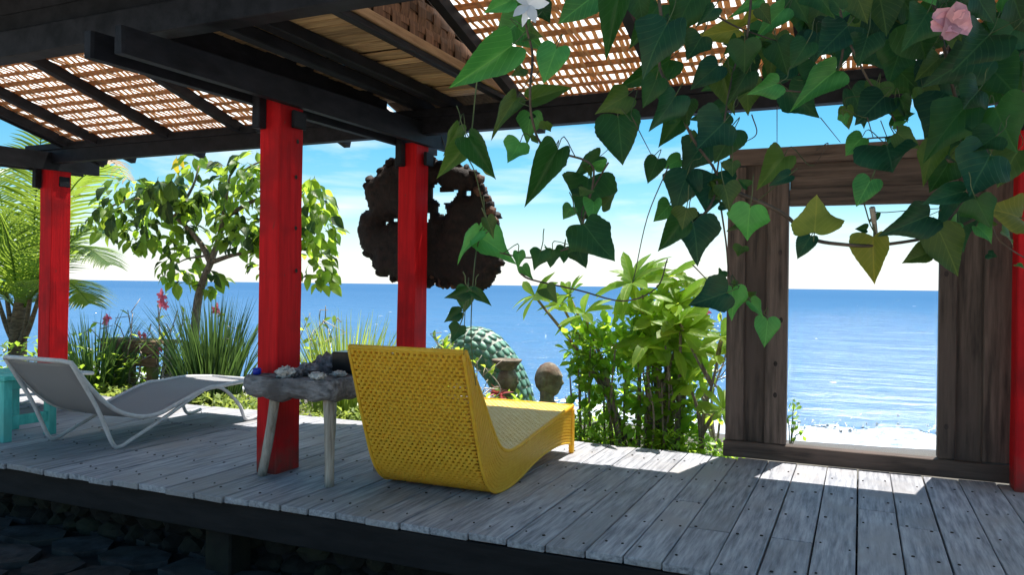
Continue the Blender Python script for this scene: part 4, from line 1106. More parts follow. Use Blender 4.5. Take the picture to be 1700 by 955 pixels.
def bust(name, px, py_top, py_bot, Y, label, pot=False):
    top = ay(px, py_top, Y); bot = ay(px, py_bot, Y); H = top.z - bot.z
    t = thing(name, (top.x, Y, ground_z(top.x, Y)), label, 'statue', 'stone head statues')
    hr = H * (0.34 if not pot else 0.24); cz = top.z - hr * 1.22
    if pot: cz = top.z - H * 0.52
    # head: profile faces +X; sculpted from an icosphere
    bm = bmesh.new(); bmesh.ops.create_icosphere(bm, subdivisions=4, radius=1)
    for v in bm.verts:
        x, y, z = v.co
        k = Vector((x * 0.95, y * 0.82, z * 1.2))
        if x > 0:  # face side
            k.x += 0.30 * math.exp(-((z + 0.12) ** 2) / 0.022 - y * y / 0.03)          # nose
            k.x += 0.10 * math.exp(-((z - 0.22) ** 2) / 0.02 - y * y / 0.3)             # brow
            k.x -= 0.12 * math.exp(-((z - 0.04) ** 2) / 0.012 - (abs(y) - 0.32) ** 2 / 0.03)  # eye sockets
            k.x += 0.12 * math.exp(-((z + 0.46) ** 2) / 0.008 - y * y / 0.05)           # lips
            k.x += 0.12 * math.exp(-((z + 0.8) ** 2) / 0.03 - y * y / 0.08)             # chin
        if z < -0.3: k.y *= 1 - 0.25 * (-z - 0.3); k.x *= 1 - 0.18 * (-z - 0.3) if x < 0 else 1
        if z > 0.25 or (x < -0.1 and z > -0.5): k *= 1.05 + 0.02 * math.sin(22 * math.atan2(y, z + 0.3)) + 0.012 * math.sin(30 * x)  # ridged hair
        v.co = Vector((top.x, Y, cz)) + k * hr
    MB().bm(bm).build('head', 'statue', t, True)
    for s_ in (-1, 1): MB().blob((top.x - hr * .08, Y + s_ * hr * .84, cz - hr * .1), hr * .16, hr * .09, hr * .36, 2, .2, 2, 3).build('ear', 'statue', t, True)
    zb = ground_z(top.x, Y) - 0.02
    MB().lathe((top.x - hr * .1, Y, zb), [(hr * 1.5, 0), (hr * 1.5, .12), (hr * 1.3, .14), (hr * 1.3, (bot.z - zb) * .62), (hr * 1.45, (bot.z - zb) * .7), (hr * 1.3, (bot.z - zb) * .86), (hr * .75, bot.z - zb + H * .03), (hr * .55, bot.z - zb + H * .10), (hr * .55, cz - zb - hr * .7)], 18, 0.9, 1.1).build('bust', 'statue', t, True)
    if pot:
        MB().lathe((top.x - hr * .1, Y, cz + hr * .95), [(hr * .5, 0), (hr * .95, .02), (hr * 1.0, H * .10), (hr * 1.3, H * .19), (hr * 1.42, H * .22), (hr * 1.42, H * .25), (hr * 1.1, H * .25), (hr * 0.9, H * .18)], 20).build('pot', 'statue', t, True)
    return t
bust('stone_bust', 911, 603, 672, 6.25, 'mossy stone head statue with ridged hair at the end of the chaise')
bust('stone_bust', 843, 594, 668, 6.2, 'stone head statue carrying a bowl in front of the green serpent', True)

# ------------------------------------------------------------------ plants
LW = [0.06, 0.24, 0.37, 0.40, 0.36, 0.26, 0.13, 0.01]
tree_leaf = [leaf_mesh('leaf', 'tree', [0.03, 0.20, 0.30, 0.29, 0.18, 0.01], 4, .3, .35, .1, .15, seed=i) for i in range(3)]
tree_old = [leaf_mesh('leaf', 'treed', [0.03, 0.22, 0.33, 0.31, 0.19, 0.01], 4, .35, .45, .15, .15, seed=i) for i in range(3)]
tree_yel = leaf_mesh('leaf', 'treey', [0.03, 0.20, 0.28, 0.26, 0.16, 0.01], 4, .3, .3, .1, .15)
plum_leaf = [leaf_mesh('leaf', 'plum', [0.022, 0.075, 0.125, 0.145, 0.115, 0.008], 2, .3, dr, .05, .12, seed=i) for i, dr in enumerate((0.1, 0.25, 0.45))]
big_leaf = [leaf_mesh('leaf', 'plum', [0.03, 0.12, 0.20, 0.245, 0.21, 0.015], 4, .3, dr, .1, .12, seed=i) for i, dr in enumerate((0.1, 0.3))]

def broad_tree(name, Y, trunk, branches, lobes, label, cat='tree', seed=0, size=0.175):
    rr = random.Random(seed)
    b0 = ay(trunk[0][0], trunk[0][1], Y); b0.z = ground_z(b0.x, Y) - 0.05
    t = thing(name, b0, label, cat)
    tr = [b0] + [ay(x, y, Y) for x, y in trunk[1:]]
    tp = spline(tr, 5); MB().tube(tp, [0.055 - 0.02 * i / len(tp) for i in range(len(tp))], 10).build('trunk', 'bark', t, True)
    for bpx, w0 in branches:
        pts = [ay(x, y, Y + dy) for x, y, dy in bpx]; pp = spline(pts, 4)
        MB().tube(pp, [w0 * (1 - 0.75 * i / len(pp)) for i in range(len(pp))], 6).build('branch', 'bark', t, True)
    ct = Vector((0, 0, 0)); n_ = 0
    for (x, y, rp, dy, n, kind) in lobes:
        c = ay(x, y, Y + dy); sc = (c - O).dot(fw) / F_PX; rad_ = rp * sc
        for _ in range(int(n * 3.0)):
            o = rv(rr); o = o.normalized() * (o.length ** 0.5)
            p = c + Vector((o.x * rad_ * 1.1, o.y * rad_ * 1.0, o.z * rad_ * 0.85))
            d = Vector((o.x + rr.uniform(-.6, .6), o.y + rr.uniform(-.6, .6), -0.35 + rr.uniform(-.65, .45)))
            nr_ = Vector((rr.uniform(-.7, .7), rr.uniform(-1.2, .2), 1))
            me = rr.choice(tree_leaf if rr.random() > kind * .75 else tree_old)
            place('leaf', me, orient(p, d, nr_, size * rr.uniform(.6, 1.15)), t)
    return t
tree = broad_tree('broadleaf_tree', 6.8, [(318, 600), (326, 520), (336, 470), (350, 436)],
    [([(350, 436, 0), (385, 424, 0), (418, 418, .1), (470, 400, .2)], .03), ([(350, 436, 0), (330, 400, 0), (290, 360, -.1), (230, 330, -.2)], .04), ([(348, 440, 0), (365, 390, .1), (375, 330, .1), (382, 290, .2)], .04),
     ([(375, 360, .1), (430, 330, .1), (500, 320, .2)], .03), ([(290, 360, -.1), (320, 310, 0), (330, 275, .1)], .022), ([(380, 310, .1), (410, 280, .2), (440, 265, .3)], .02), ([(470, 400, .2), (510, 380, .3), (540, 400, .3)], .016), ([(230, 330, -.2), (190, 340, -.2), (170, 360, -.2)], .018), ([(340, 425, 0), (310, 430, 0), (290, 440, .1)], .014)],
    [(215, 325, 42, -.2, 24, .15), (185, 365, 34, -.3, 15, .45), (250, 385, 38, -.2, 20, .3), (265, 330, 40, -.4, 15, .75), (300, 320, 40, 0, 20, .2), (345, 345, 42, .1, 20, .35), (310, 395, 30, .1, 9, .5), (300, 445, 34, 0, 18, .2), (325, 275, 26, .2, 7, .2), (390, 300, 42, .1, 22, .15), (405, 355, 42, 0, 22, .35), (395, 390, 30, 0, 12, .4), (350, 465, 22, 0, 6, .5),
     (420, 270, 25, .3, 8, .2), (505, 330, 44, .3, 26, .1), (525, 375, 40, .3, 22, .25), (470, 380, 40, .2, 20, .35), (510, 430, 42, .3, 20, .3), (535, 455, 22, .3, 7, .2), (455, 300, 40, .2, 15, .15), (450, 430, 34, .1, 12, .4)],
    'broad leaved tree with drooping leaves standing between the two left red posts', seed=4)
for (x, y, dx, dy, s_) in ((293, 262, -0.1, -1, .2), (300, 258, .1, -1, .16)):
    p = ay(x, y, 6.9); o = place('leaf', tree_yel, orient(p, (dx, 0, dy), (0, -1, .2), s_), tree); o['label'] = 'yellow dying leaf'
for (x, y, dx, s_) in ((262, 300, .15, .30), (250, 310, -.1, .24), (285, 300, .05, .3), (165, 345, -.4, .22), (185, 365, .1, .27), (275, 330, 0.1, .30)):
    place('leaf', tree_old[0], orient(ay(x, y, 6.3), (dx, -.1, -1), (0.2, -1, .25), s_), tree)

def palm_frond(pts, mat, t, seed=0, ll=0.42, n=46, droop=0.5):
    rr = random.Random(seed); P = spline(pts, 14); N_ = len(P); m_ = MB()
    m_.tube(P[::2] + [P[-1]], [0.016 * (1 - 0.85 * i / (N_ / 2)) + .002 for i in range(len(P[::2]) + 1)], 5)
    for i in range(3, n):
        u = i / n; j = min(N_ - 2, int(u * (N_ - 1))); d = (P[j + 1] - P[j]).normalized(); p = P[j].lerp(P[j + 1], u * (N_ - 1) - j)
        sd_ = d.cross(Vector((0, 0, 1)))
        if sd_.length < .2: sd_ = d.cross(Vector((0, 1, 0)))
        sd_.normalize(); upn = sd_.cross(d)
        for s_ in (-1, 1):
            L_ = ll * (math.sin(math.pi * (0.12 + 0.83 * u)) ** .7) * rr.uniform(.85, 1.1)
            dr = (sd_ * s_ + d * rr.uniform(.55, .85) + upn * .15).normalized()
            w0 = 0.017; q = [p]; a = p.copy(); dd = dr.copy()
            for k in range(3):
                dd = (dd + Vector((0, 0, -droop * (.35 + .3 * k)))).normalized(); a = a + dd * (L_ / 3); q.append(a.copy())
            wv = dr.cross(upn); wv = wv.normalized() if wv.length > .01 else d
            k0 = len(m_.v)
            for k, pt in enumerate(q):
                w_ = w0 * (.7, 1.0, .75, .05)[k]; m_.v += [tuple(pt - wv * w_), tuple(pt + upn * w_ * .3), tuple(pt + wv * w_)]
            for k in range(3):
                A = k0 + k * 3; m_.f += [(A, A + 1, A + 4, A + 3), (A + 1, A + 2, A + 5, A + 4)]
    return m_.build('frond', mat, t, True)
pm = thing('palm_tree', ay(28, 600, 7.4) * 1.0, 'young coconut palm with feathery fronds behind the leftmost red post', 'palm')
pm.location.z = ground_z(pm.location.x, 7.4)
b0 = ay(28, 600, 7.4); b0.z = ground_z(b0.x, 7.4) - .05
MB().tube(spline([b0, ay(30, 560, 7.4), ay(34, 515, 7.4), ay(36, 495, 7.4)], 5), [.13 - .003 * i for i in range(16)], 12).build('trunk', 'palmbark', pm, True)
for (bx, by) in ((8, 470), (54, 470), (30, 460), (66, 490), (-6, 490)):
    MB().tube(spline([ay(30, 580, 7.38), ay((30 + bx) / 2, 545, 7.35), ay(bx, by, 7.35)], 4), [.05 - .003 * i for i in range(9)], 6).build('leaf_sheath', 'palmbark', pm, True)
FR = [[(30, 505, 7.4), (52, 420, 7.3), (60, 320, 7.1), (70, 205, 7.0)], [(38, 500, 7.4), (85, 380, 7.3), (130, 300, 7.2), (185, 275, 7.2)], [(40, 505, 7.4), (85, 430, 7.2), (135, 410, 7.1), (185, 440, 7.1)],
      [(28, 505, 7.4), (0, 420, 7.2), (-50, 370, 7.0), (-110, 380, 7)], [(28, 505, 7.4), (10, 380, 7.5), (-10, 290, 7.5), (-50, 230, 7.5)], [(34, 500, 7.5), (62, 390, 7.9), (90, 290, 8.2), (110, 215, 8.4)],
      [(40, 510, 7.4), (75, 470, 7.2), (115, 470, 7.0), (150, 505, 6.9)], [(25, 510, 7.4), (-15, 470, 7.2), (-60, 460, 7.0), (-100, 490, 6.9)], [(35, 500, 7.5), (95, 350, 7.9), (130, 265, 8.2), (150, 215, 8.4)], [(30, 500, 7.4), (20, 430, 7.0), (0, 360, 6.8), (-40, 310, 6.6)],
      [(40, 505, 7.5), (100, 420, 7.7), (150, 380, 7.9), (190, 390, 8)]]
for i, f in enumerate(FR): palm_frond([ay(*q) for q in f], 'palm', pm, i, ll=0.66, n=66, droop=.28)
palm_frond([ay(60, 470, 7.6), ay(120, 330, 8.0), ay(175, 265, 8.2), ay(215, 300, 8.2)], 'dry', pm, 77, ll=.5, n=26, droop=.5)
# second palm, out of view on the right, one frond of which shows above the frame
pr = thing('palm_tree', (2.9, 8.2, -.35), 'coconut palm at the far right, one frond showing above the wooden frame', 'palm')
MB().tube(spline([(2.9, 8.2, -.4), (2.8, 8.2, 1.2), (2.6, 8.1, 3.0)], 6), [.16 - .003 * i for i in range(13)], 10).build('trunk', 'palmbark', pr, True)
for i, (dx, dy, dz, e) in enumerate(((-1.2, -.5, .55, -.25), (.9, -.6, .6, .1), (.2, 1.2, .7, .2), (-.6, 1.0, .6, .0), (1.0, .5, .7, .1), (0, -1.2, .5, -.1))):
    b = Vector((2.6, 8.1, 3.0)); palm_frond([b, b + Vector((dx * .4, dy * .4, dz)), b + Vector((dx * .9, dy * .9, dz * .9)), b + Vector((dx * 1.3, dy * 1.3, e))], 'palm', pr, 30 + i, ll=.6, n=44, droop=.3)

def clump(name, px, py, Y, hpx, spread, n, mat, label, cat='grass', seed=0, lean=.5):
    rr = random.Random(seed); b = ay(px, py, Y); z0 = ground_z(b.x, Y); sc = (b - O).dot(fw) / F_PX; H = hpx * sc; m_ = MB()
    H = H + (b.z - z0)
    for _ in range(n):
        a = rr.uniform(0, 6.283); q = rr.random() ** .7; base = Vector((b.x + math.cos(a) * spread * .35 * q, Y + math.sin(a) * spread * .3 * q, z0))
        L_ = H * rr.uniform(.55, 1.12); oc = Vector((math.cos(a), math.sin(a) * .8, 0)) * lean * rr.uniform(.1, 1.0) * (q + .2)
        p = base.copy(); d = (Vector((0, 0, 1)) + oc * .5).normalized(); side = d.cross(Vector((rr.uniform(-1, 1), rr.uniform(-1, 1), .01))).normalized(); w_ = rr.uniform(.006, .011)
        k0 = len(m_.v); K = 5
        for k in range(K + 1):
            ww = w_ * (1 - (k / K) ** 2) + .0006; m_.v += [tuple(p - side * ww), tuple(p + side * ww)]
            p = p + d * (L_ / K); d = (d + oc * .22 + Vector((0, 0, -.05 - .12 * lean * q * (k / K)))).normalized()
        for k in range(K): A = k0 + 2 * k; m_.f.append((A, A + 1, A + 3, A + 2))
    o = m_.build(name, mat, None, True); return tag(o, label, cat)
clump('grass_clump', 158, 640, 5.9, 118, .8, 260, 'grass', 'loose dark grass clump left of the mossy planter table', 'grass clump', 1, .75)
clump('grass_clump', 352, 640, 6.0, 140, .85, 520, 'grass', 'big dense strappy grass clump at the foot of the broad leaved tree', 'grass clump', 2, .62)
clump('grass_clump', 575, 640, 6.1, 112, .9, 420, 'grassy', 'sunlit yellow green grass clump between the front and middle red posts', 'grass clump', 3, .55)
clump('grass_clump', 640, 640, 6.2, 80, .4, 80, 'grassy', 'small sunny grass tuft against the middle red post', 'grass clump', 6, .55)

small_leaf = [leaf_mesh('leaf', 'shrub', [0.05, 0.24, 0.30, 0.02], 2, .25, .2, seed=i) for i in range(2)]
grassy_leaf = [leaf_mesh('leaf', 'plum', [0.05, 0.2, 0.22, 0.02], 2, .25, .2, seed=i) for i in range(2)]
def cover(name, x0, x1, y0, y1, n, mat, label, size=.07, h=.16, seed=0, kind='stuff', cat='ground cover'):
    rr = random.Random(seed); m_ = MB()
    for _ in range(n):
        x, y = rr.uniform(x0, x1), rr.uniform(y0, y1); hh = rr.random() ** 1.3 * h * (.6 + .8 * (noise.noise(Vector((x * 2, y * 2, seed))) + .5))
        p = Vector((x, y, ground_z(x, y) + .01 + hh)); d = Vector((rr.uniform(-1, 1), rr.uniform(-1, 1), rr.uniform(-.1, .9))).normalized(); s_ = size * rr.uniform(.6, 1.3)
        sd_ = d.cross(Vector((0, 0, 1))).normalized(); n_ = sd_.cross(d); k0 = len(m_.v)
        m_.v += [tuple(p), tuple(p + d * s_ * .5 - sd_ * s_ * .24 + n_ * .1 * s_), tuple(p + d * s_ * .5 + sd_ * s_ * .24 + n_ * .1 * s_), tuple(p + d * s_), tuple(p + d * s_ * .5)]
        m_.f += [(k0, k0 + 4, k0 + 1), (k0, k0 + 2, k0 + 4), (k0 + 4, k0 + 3, k0 + 1), (k0 + 4, k0 + 2, k0 + 3)]
    return tag(m_.build(name, mat, None, False), label, cat, kind=kind)
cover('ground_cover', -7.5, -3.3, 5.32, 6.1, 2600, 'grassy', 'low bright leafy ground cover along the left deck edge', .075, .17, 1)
cover('ground_cover', -3.3, -1.75, 5.30, 6.3, 2200, 'shrub', 'low green leafy ground cover behind the driftwood table', .075, .26, 2)
cover('ground_cover', -1.9, -0.75, 5.30, 5.9, 1100, 'shrub', 'low creeping leaves under the shrub beside the wooden frame', .06, .20, 3)
cover('ground_cover', -9, -7.0, 5.4, 7.2, 1500, 'shrub', 'leafy undergrowth around the palm trunk', .10, .5, 4)

# mossy planter table with twisted desert roses
pt = thing('planter_table', (ay(232, 650, 6.25).x, 6.25, -.2), 'rotten mossy wooden planter table among the pink flowering twigs', 'table')
a, b = ay(188, 560, 6.25), ay(283, 566, 6.25); zt = (a.z + b.z) / 2
for k in range(3): MB().cbox(a.x, b.x, 6.08 + .12 * k, 6.19 + .12 * k, zt - .035, zt, .006, .006).build('board', 'mossy', pt)
MB().cbox(a.x + .03, b.x - .02, 6.06, 6.078, zt - .14, zt - .037, .005, .006).build('apron', 'mossy', pt); MB().cbox(a.x + .1, b.x, 6.06, 6.078, zt - .28, zt - .18, .005, .01).build('apron', 'mossy', pt)
for xx in (a.x + .14, b.x - .14):
    for yy in (6.13, 6.36): MB().cbox(xx - .05, xx + .05, yy - .04, yy + .04, ground_z(xx, yy) - .03, zt - .037, .008, .008).build('leg', 'mossy', pt)

petal = leaf_mesh('petal', 'pink', [.06, .22, .28, .20, .02], 2, .25, .25)
def twigs(name, px, py, Y, tips, label, mat='twig', seed=0, flowers=(), leaves=0, cat='shrub', w0=.012):
    rr = random.Random(seed); b = ay(px, py, Y); b.z = ground_z(b.x, Y) - .02; t = thing(name, b, label, cat)
    for i, (x, y, dy) in enumerate(tips):
        e = ay(x, y, Y + dy); m1 = b.lerp(e, .35) + Vector((rr.uniform(-.1, .1), rr.uniform(-.1, .1), rr.uniform(-.02, .1))); m2 = b.lerp(e, .7) + Vector((rr.uniform(-.12, .12), rr.uniform(-.1, .1), rr.uniform(-.05, .05)))
        P = spline([b, m1, m2, e], 6); m_ = MB().tube(P, [w0 * (1 - .6 * k / len(P)) for k in range(len(P))], 5)
        for j in range(3):
            q = P[rr.randrange(6, len(P))]; m_.tube([q, q + rv(rr) * .10, q + rv(rr) * .18], [.006, .005, .003], 4)
        m_.build('branch', mat, t, True)
        for _ in range(leaves):
            q = P[rr.randrange(8, len(P))]; place('leaf', rr.choice(grassy_leaf), orient(q, rv(rr) + Vector((0, 0, .3)), rv(rr) + Vector((0, 0, .8)), .085 * rr.uniform(.7, 1.2)), t)
    for (x, y, s_) in flowers:
        c = ay(x, y, Y - .05)
        for k in range(7):
            a = 2 * math.pi * k / 7 + rr.uniform(-.3, .3); d = Vector((math.cos(a), -.5 + rr.uniform(-.3, .3), math.sin(a))); place('petal', petal, orient(c, d, Vector((0, -1, .4)), s_ * rr.uniform(.7, 1.1)), t)
    return t
twigs('flowering_shrub', 205, 640, 6.15, [(177, 532, 0), (200, 545, 0), (212, 515, .1), (220, 520, -.1), (190, 590, -.1), (150, 545, .2), (232, 575, -.15), (250, 590, -.1)], 'bare pale twig shrub with pink blossom left of the planter table', seed=1, flowers=[(177, 532, .07), (180, 527, .06), (233, 556, .05)], leaves=3)
twigs('flowering_shrub', 260, 640, 6.2, [(270, 495, 0), (262, 505, .1), (290, 540, 0), (305, 520, .1), (285, 575, -.1), (245, 545, 0), (240, 590, -.1), (300, 600, 0), (225, 600, -.1), (295, 515, 0)], 'tall bare twig shrub with red and pink blossom right of the planter table', seed=2, flowers=[(270, 492, .08), (268, 503, .07), (276, 508, .06), (240, 557, .05), (262, 583, .055), (268, 580, .05), (232, 580, .05)], leaves=3)
twigs('flowering_shrub', 365, 620, 6.3, [(360, 518, 0), (372, 525, 0)], 'slender stem with one pink blossom above the big grass clump', seed=3, flowers=[(361, 514, .07), (356, 516, .05)], leaves=2, w0=.007)
twigs('leafy_shrub', 520, 645, 6.1, [(515, 520, 0), (508, 545, 0), (530, 530, .1), (540, 528, .1), (545, 545, 0), (560, 528, .1), (525, 560, 0)], 'spindly shrub with small round leaves right of the front red post', seed=4, leaves=6, w0=.008)
twigs('leafy_shrub', 735, 650, 6.0, [(720, 560, 0), (735, 565, 0), (748, 570, 0), (742, 585, 0), (725, 580, 0), (755, 585, 0)], 'yellow green leafy bush behind the right end of the chaise back', seed=5, leaves=14, w0=.008)
twigs('leafy_shrub', 795, 668, 5.6, [(800, 590, 0), (805, 610, 0), (810, 630, 0), (792, 600, 0)], 'small sprig with long pale leaves beside the stone heads', seed=6, leaves=4, w0=.007)
twigs('flowering_shrub', 1190, 700, 6.4, [(1170, 525, 0), (1185, 535, 0), (1195, 520, 0), (1200, 550, 0), (1160, 540, 0), (1175, 555, .1)], 'dry twiggy shrub with faded blossom against the left of the wooden frame', seed=7, flowers=[(1162, 522, .06), (1172, 518, .05)], leaves=3)

def whorl(t, c, axis, n, L_, rr, meshes, spread=1.0):
    axis = Vector(axis).normalized(); u = axis.orthogonal().normalized(); v = axis.cross(u)
    for k in range(n):
        a = 2 * math.pi * k / n * 1.0 + rr.uniform(-.25, .25) + (k // 7) * .4; el = rr.uniform(-.15, .75) * spread
        d = (u * math.cos(a) + v * math.sin(a)) + axis * el; place('leaf', rr.choice(meshes), orient(c, d, axis + rv(rr) * .25, L_ * rr.uniform(.75, 1.15)), t)
fp = thing('frangipani', (ay(1095, 735, 5.75).x, 5.75, -.17), 'frangipani with pale whorls of long leaves rising above the dark shrub', 'plant')
rr = random.Random(6); YF = 5.75
heads = [(888, 492, 0, 9, .21), (932, 505, .1, 8, .17), (970, 522, 0, 9, .23), (945, 490, .15, 7, .17), (1050, 470, 0, 14, .27), (1062, 462, .2, 8, .22), (1100, 490, .1, 8, .23), (1125, 505, 0, 11, .26), (1110, 460, .2, 8, .22), (1140, 480, .2, 8, .24), (1085, 560, -.1, 11, .25), (1120, 580, -.1, 10, .24), (1060, 560, 0, 8, .2), (1150, 545, .1, 7, .2), (1140, 610, 0, 8, .15), (1075, 590, -.15, 8, .15), (1130, 550, -.15, 9, .25), (1105, 530, 0, 9, .25), (1080, 520, .1, 8, .24), (1155, 580, .05, 8, .2)]
for i, (x, y, dy, n, L_) in enumerate(heads):
    c = ay(x, y, YF + dy); base = Vector((fp.location.x + rr.uniform(-.15, .15) + (-.25 if x < 980 else 0), YF + rr.uniform(-.1, .1), -.2))
    mid = Vector((base.x * .55 + c.x * .45, YF + dy * .5, base.z + (c.z - base.z) * .55)); P = spline([base, mid, c], 6)
    MB().tube(P, [.022 - .001 * k for k in range(len(P))], 7).build('branch', 'bark', fp, True)
    whorl(fp, c, (c - mid).normalized() + Vector((0, -.75, .1)), n + 2, L_ * 1.12, rr, plum_leaf if i < 10 else plum_leaf + big_leaf)
fp2 = thing('frangipani', (ay(1165, 745, 5.6).x, 5.6, -.16), 'slim frangipani with forked grey stem close to the left of the wooden frame', 'plant')
for (pts) in ([(1165, 745), (1168, 690), (1182, 640), (1192, 590)], [(1165, 745), (1160, 690), (1150, 655), (1140, 640)], [(1166, 720), (1185, 690), (1200, 680)], [(1182, 640), (1150, 580), (1128, 535)], [(1190, 600), (1198, 560)]):
    P = spline([ay(x, y, 5.6) for x, y in pts], 5); MB().tube(P, [.018 - .0008 * k for k in range(len(P))], 7).build('branch', 'bark', fp2, True)
    whorl(fp2, P[-1], (P[-1] - P[-3]).normalized() + Vector((0, -.7, .1)), 9, .2, rr, plum_leaf + big_leaf)
    for k in range(3): place('leaf', rr.choice(big_leaf), orient(P[len(P) // 2], rv(rr), rv(rr) + Vector((0, 0, 1)), .12), fp2)

sh = thing('shrub', (ay(1040, 735, 5.72).x, 5.72, -.17), 'dense dark green shrub with small glossy leaves and bare stems below', 'shrub')
rr = random.Random(12); stuff = MB(); cnt = 0
lob = [(965, 575, 30), (975, 553, 20), (1000, 580, 34), (1035, 575, 36), (1070, 590, 38), (1110, 610, 36), (1140, 625, 32), (977, 612, 20), (985, 625, 34), (1030, 635, 40), (1075, 645, 40), (1120, 660, 36), (970, 655, 16), (1000, 670, 26), (1060, 690, 30), (1110, 700, 34), (1150, 690, 20), (1150, 730, 18), (1100, 735, 22), (1010, 550, 20), (1045, 540, 22), (955, 598, 9), (1085, 545, 20), (1130, 730, 20)]
for (x, y, rp) in lob:
    for k in range(int(rp * 2.1)):
        o = rv(rr); c = ay(x, y, 5.75); sc = (c - O).dot(fw) / F_PX; p = c + Vector((o.x, o.y * 1.1, o.z * .9)) * rp * sc
        d = o + Vector((0, 0, .25)) + rv(rr) * .7; nr_ = Vector((rr.uniform(-.6, .6), rr.uniform(-.9, .3), 1)); s_ = .082 * rr.uniform(.7, 1.35); mt = orient(p, d, nr_, s_)
        if o.y < -.05 and cnt < 300: place('leaf', rr.choice(small_leaf), mt, sh); cnt += 1
        else:
            k0 = len(stuff.v); sm_ = small_leaf[0]; stuff.v += [tuple(mt @ v.co) for v in sm_.vertices]; stuff.f += [tuple(k0 + q for q in f.vertices) for f in sm_.polygons]
stuff.build('leaf', 'shrub', sh, True, kind='stuff')
for k in range(26):
    x = rr.uniform(945, 1150); e = ay(x + rr.uniform(-15, 15), rr.uniform(560, 660), 5.75 + rr.uniform(-.2, .2)); b = ay(x, 720, 5.72 + rr.uniform(-.15, .15)); b.z = -.2
    P = spline([b, b.lerp(e, .5) + Vector((rr.uniform(-.05, .05), 0, 0)), e], 4); MB().tube(P, [.012 - .0008 * q for q in range(len(P))], 5).build('stem', 'bark', sh, True)

br = thing('bromeliad', (ay(828, 660, 5.9).x, 5.9, -.16), 'small red leaved rosette plant in front of the bowl carrying head', 'plant')
red_leaf = leaf_mesh('leaf', 'redleaf', [.06, .09, .08, .01], 2, .3, .3)
c = ay(828, 655, 5.9); MB().tube([(c.x, c.y, -.2), (c.x, c.y, c.z)], .02, 6).build('stem', 'bark', br, True)
for k in range(22): place('leaf', red_leaf, orient(c, Vector((rr.uniform(-1, 1), rr.uniform(-1, .6), rr.uniform(-.3, 1))), rv(rr) + Vector((0, 0, .6)), .11 * rr.uniform(.7, 1.2)), br)
wd_ = thing('beach_weed', (ay(1316, 720, 6.5).x, 6.5, -.2), 'small weed just outside the left side of the wooden frame opening', 'plant')
b = ay(1312, 735, 6.5)
for (x, y) in ((1318, 672), (1320, 700), (1326, 720), (1308, 690)):
    e = ay(x, y, 6.5); MB().tube(spline([Vector((b.x, 6.5, -.2)), b.lerp(e, .5), e], 4), .005, 4).build('stem', 'gstem', wd_, True)
    for k in range(7): place('leaf', rr.choice(small_leaf), orient(e + rv(rr) * .05, rv(rr), rv(rr) + Vector((0, -.5, .6)), .05), wd_)

# ------------------------------------------------------------------ foreground vine
vn = thing('vine', ad(1250, -60, 2.0), 'leafy heart leaved vine hanging from the roof across the upper right', 'vine')
HW_ = [0.16, 0.40, 0.50, 0.50, 0.45, 0.36, 0.25, 0.14, 0.005]
HW2 = [0.15, 0.36, 0.47, 0.52, 0.56, 0.40, 0.26, 0.16, 0.005]
def fine(ws, n=15):
    P = spline([(i, w_, 0) for i, w_ in enumerate(ws)], 6); L_ = len(ws) - 1
    return [max(0.003, P[min(len(P) - 1, round(i / (n - 1) * (len(P) - 1)))].y) for i in range(n)]
VL = {}
HEART = [(0.02, 0.0), (.15, -.11), (.32, -.155), (.455, -.06), (.52, .09), (.505, .26), (.42, .43), (.30, .60), (.17, .77), (.07, .90), (.003, 1.0)]
def heart_mesh(mat, fold, droop, wav, seed, lobed=0.0, asym=0.0):
    """heart shaped leaf: each rib runs from the margin to the midrib; margin slightly toothed and waved"""
    E = spline([(a, b, 0) for a, b in HEART], 3); n = len(E); ribs = 8; mb = MB(); uv = []
    for i in range(n):
        t = i / (n - 1)
        for j in range(ribs + 1):
            s_ = 2 * j / ribs - 1; a = abs(s_); sg = 1 if s_ >= 0 else -1
            k = 1 + .24 * noise.noise(Vector((t * 3.0, sg * 2.1, seed * 5.3))) + lobed * math.exp(-((t - .52) ** 2) / .006) - .6 * lobed * math.exp(-((t - .72) ** 2) / .01) + (.018 if i % 2 else -.012) + asym * sg
            wE, yE = E[i].x * k, (E[i].y * (.6 if E[i].y < 0 else 1)) + .05 * noise.noise(Vector((t * 3, sg * 3.3, seed * 2.9)))
            tm = t ** 1.15
            y = tm + (yE - tm) * (a ** 1.25); x = s_ * wE
            z = fold * a * wE - droop * y * abs(y) + wav * math.sin(6.5 * t + 2 * sg + seed) * a * a * wE + .035 * noise.noise(Vector((x * 3, y * 3, seed * 4.1)))
            mb.v.append((x, y, z)); uv.append((0.5 + x * .9, max(0, y)))
    for i in range(n - 1):
        for j in range(ribs):
            a = i * (ribs + 1) + j; mb.f.append((a, a + 1, a + ribs + 2, a + ribs + 1))
    return mesh_only(mb, 'leaf', mat, True, uv)
for nm in ('v_dark', 'v_teal', 'v_green', 'v_olive', 'v_yellow'):
    VL[nm[2]] = [heart_mesh(nm, *q) for q in ((.10, .14, .22, 1, .03, .05), (.24, .26, .28, 2, .14, -.07), (.55, .36, .16, 3, .05, .08), (.16, -.10, .30, 4, .18, .07), (.36, .48, .30, 5, .08, -.10))]
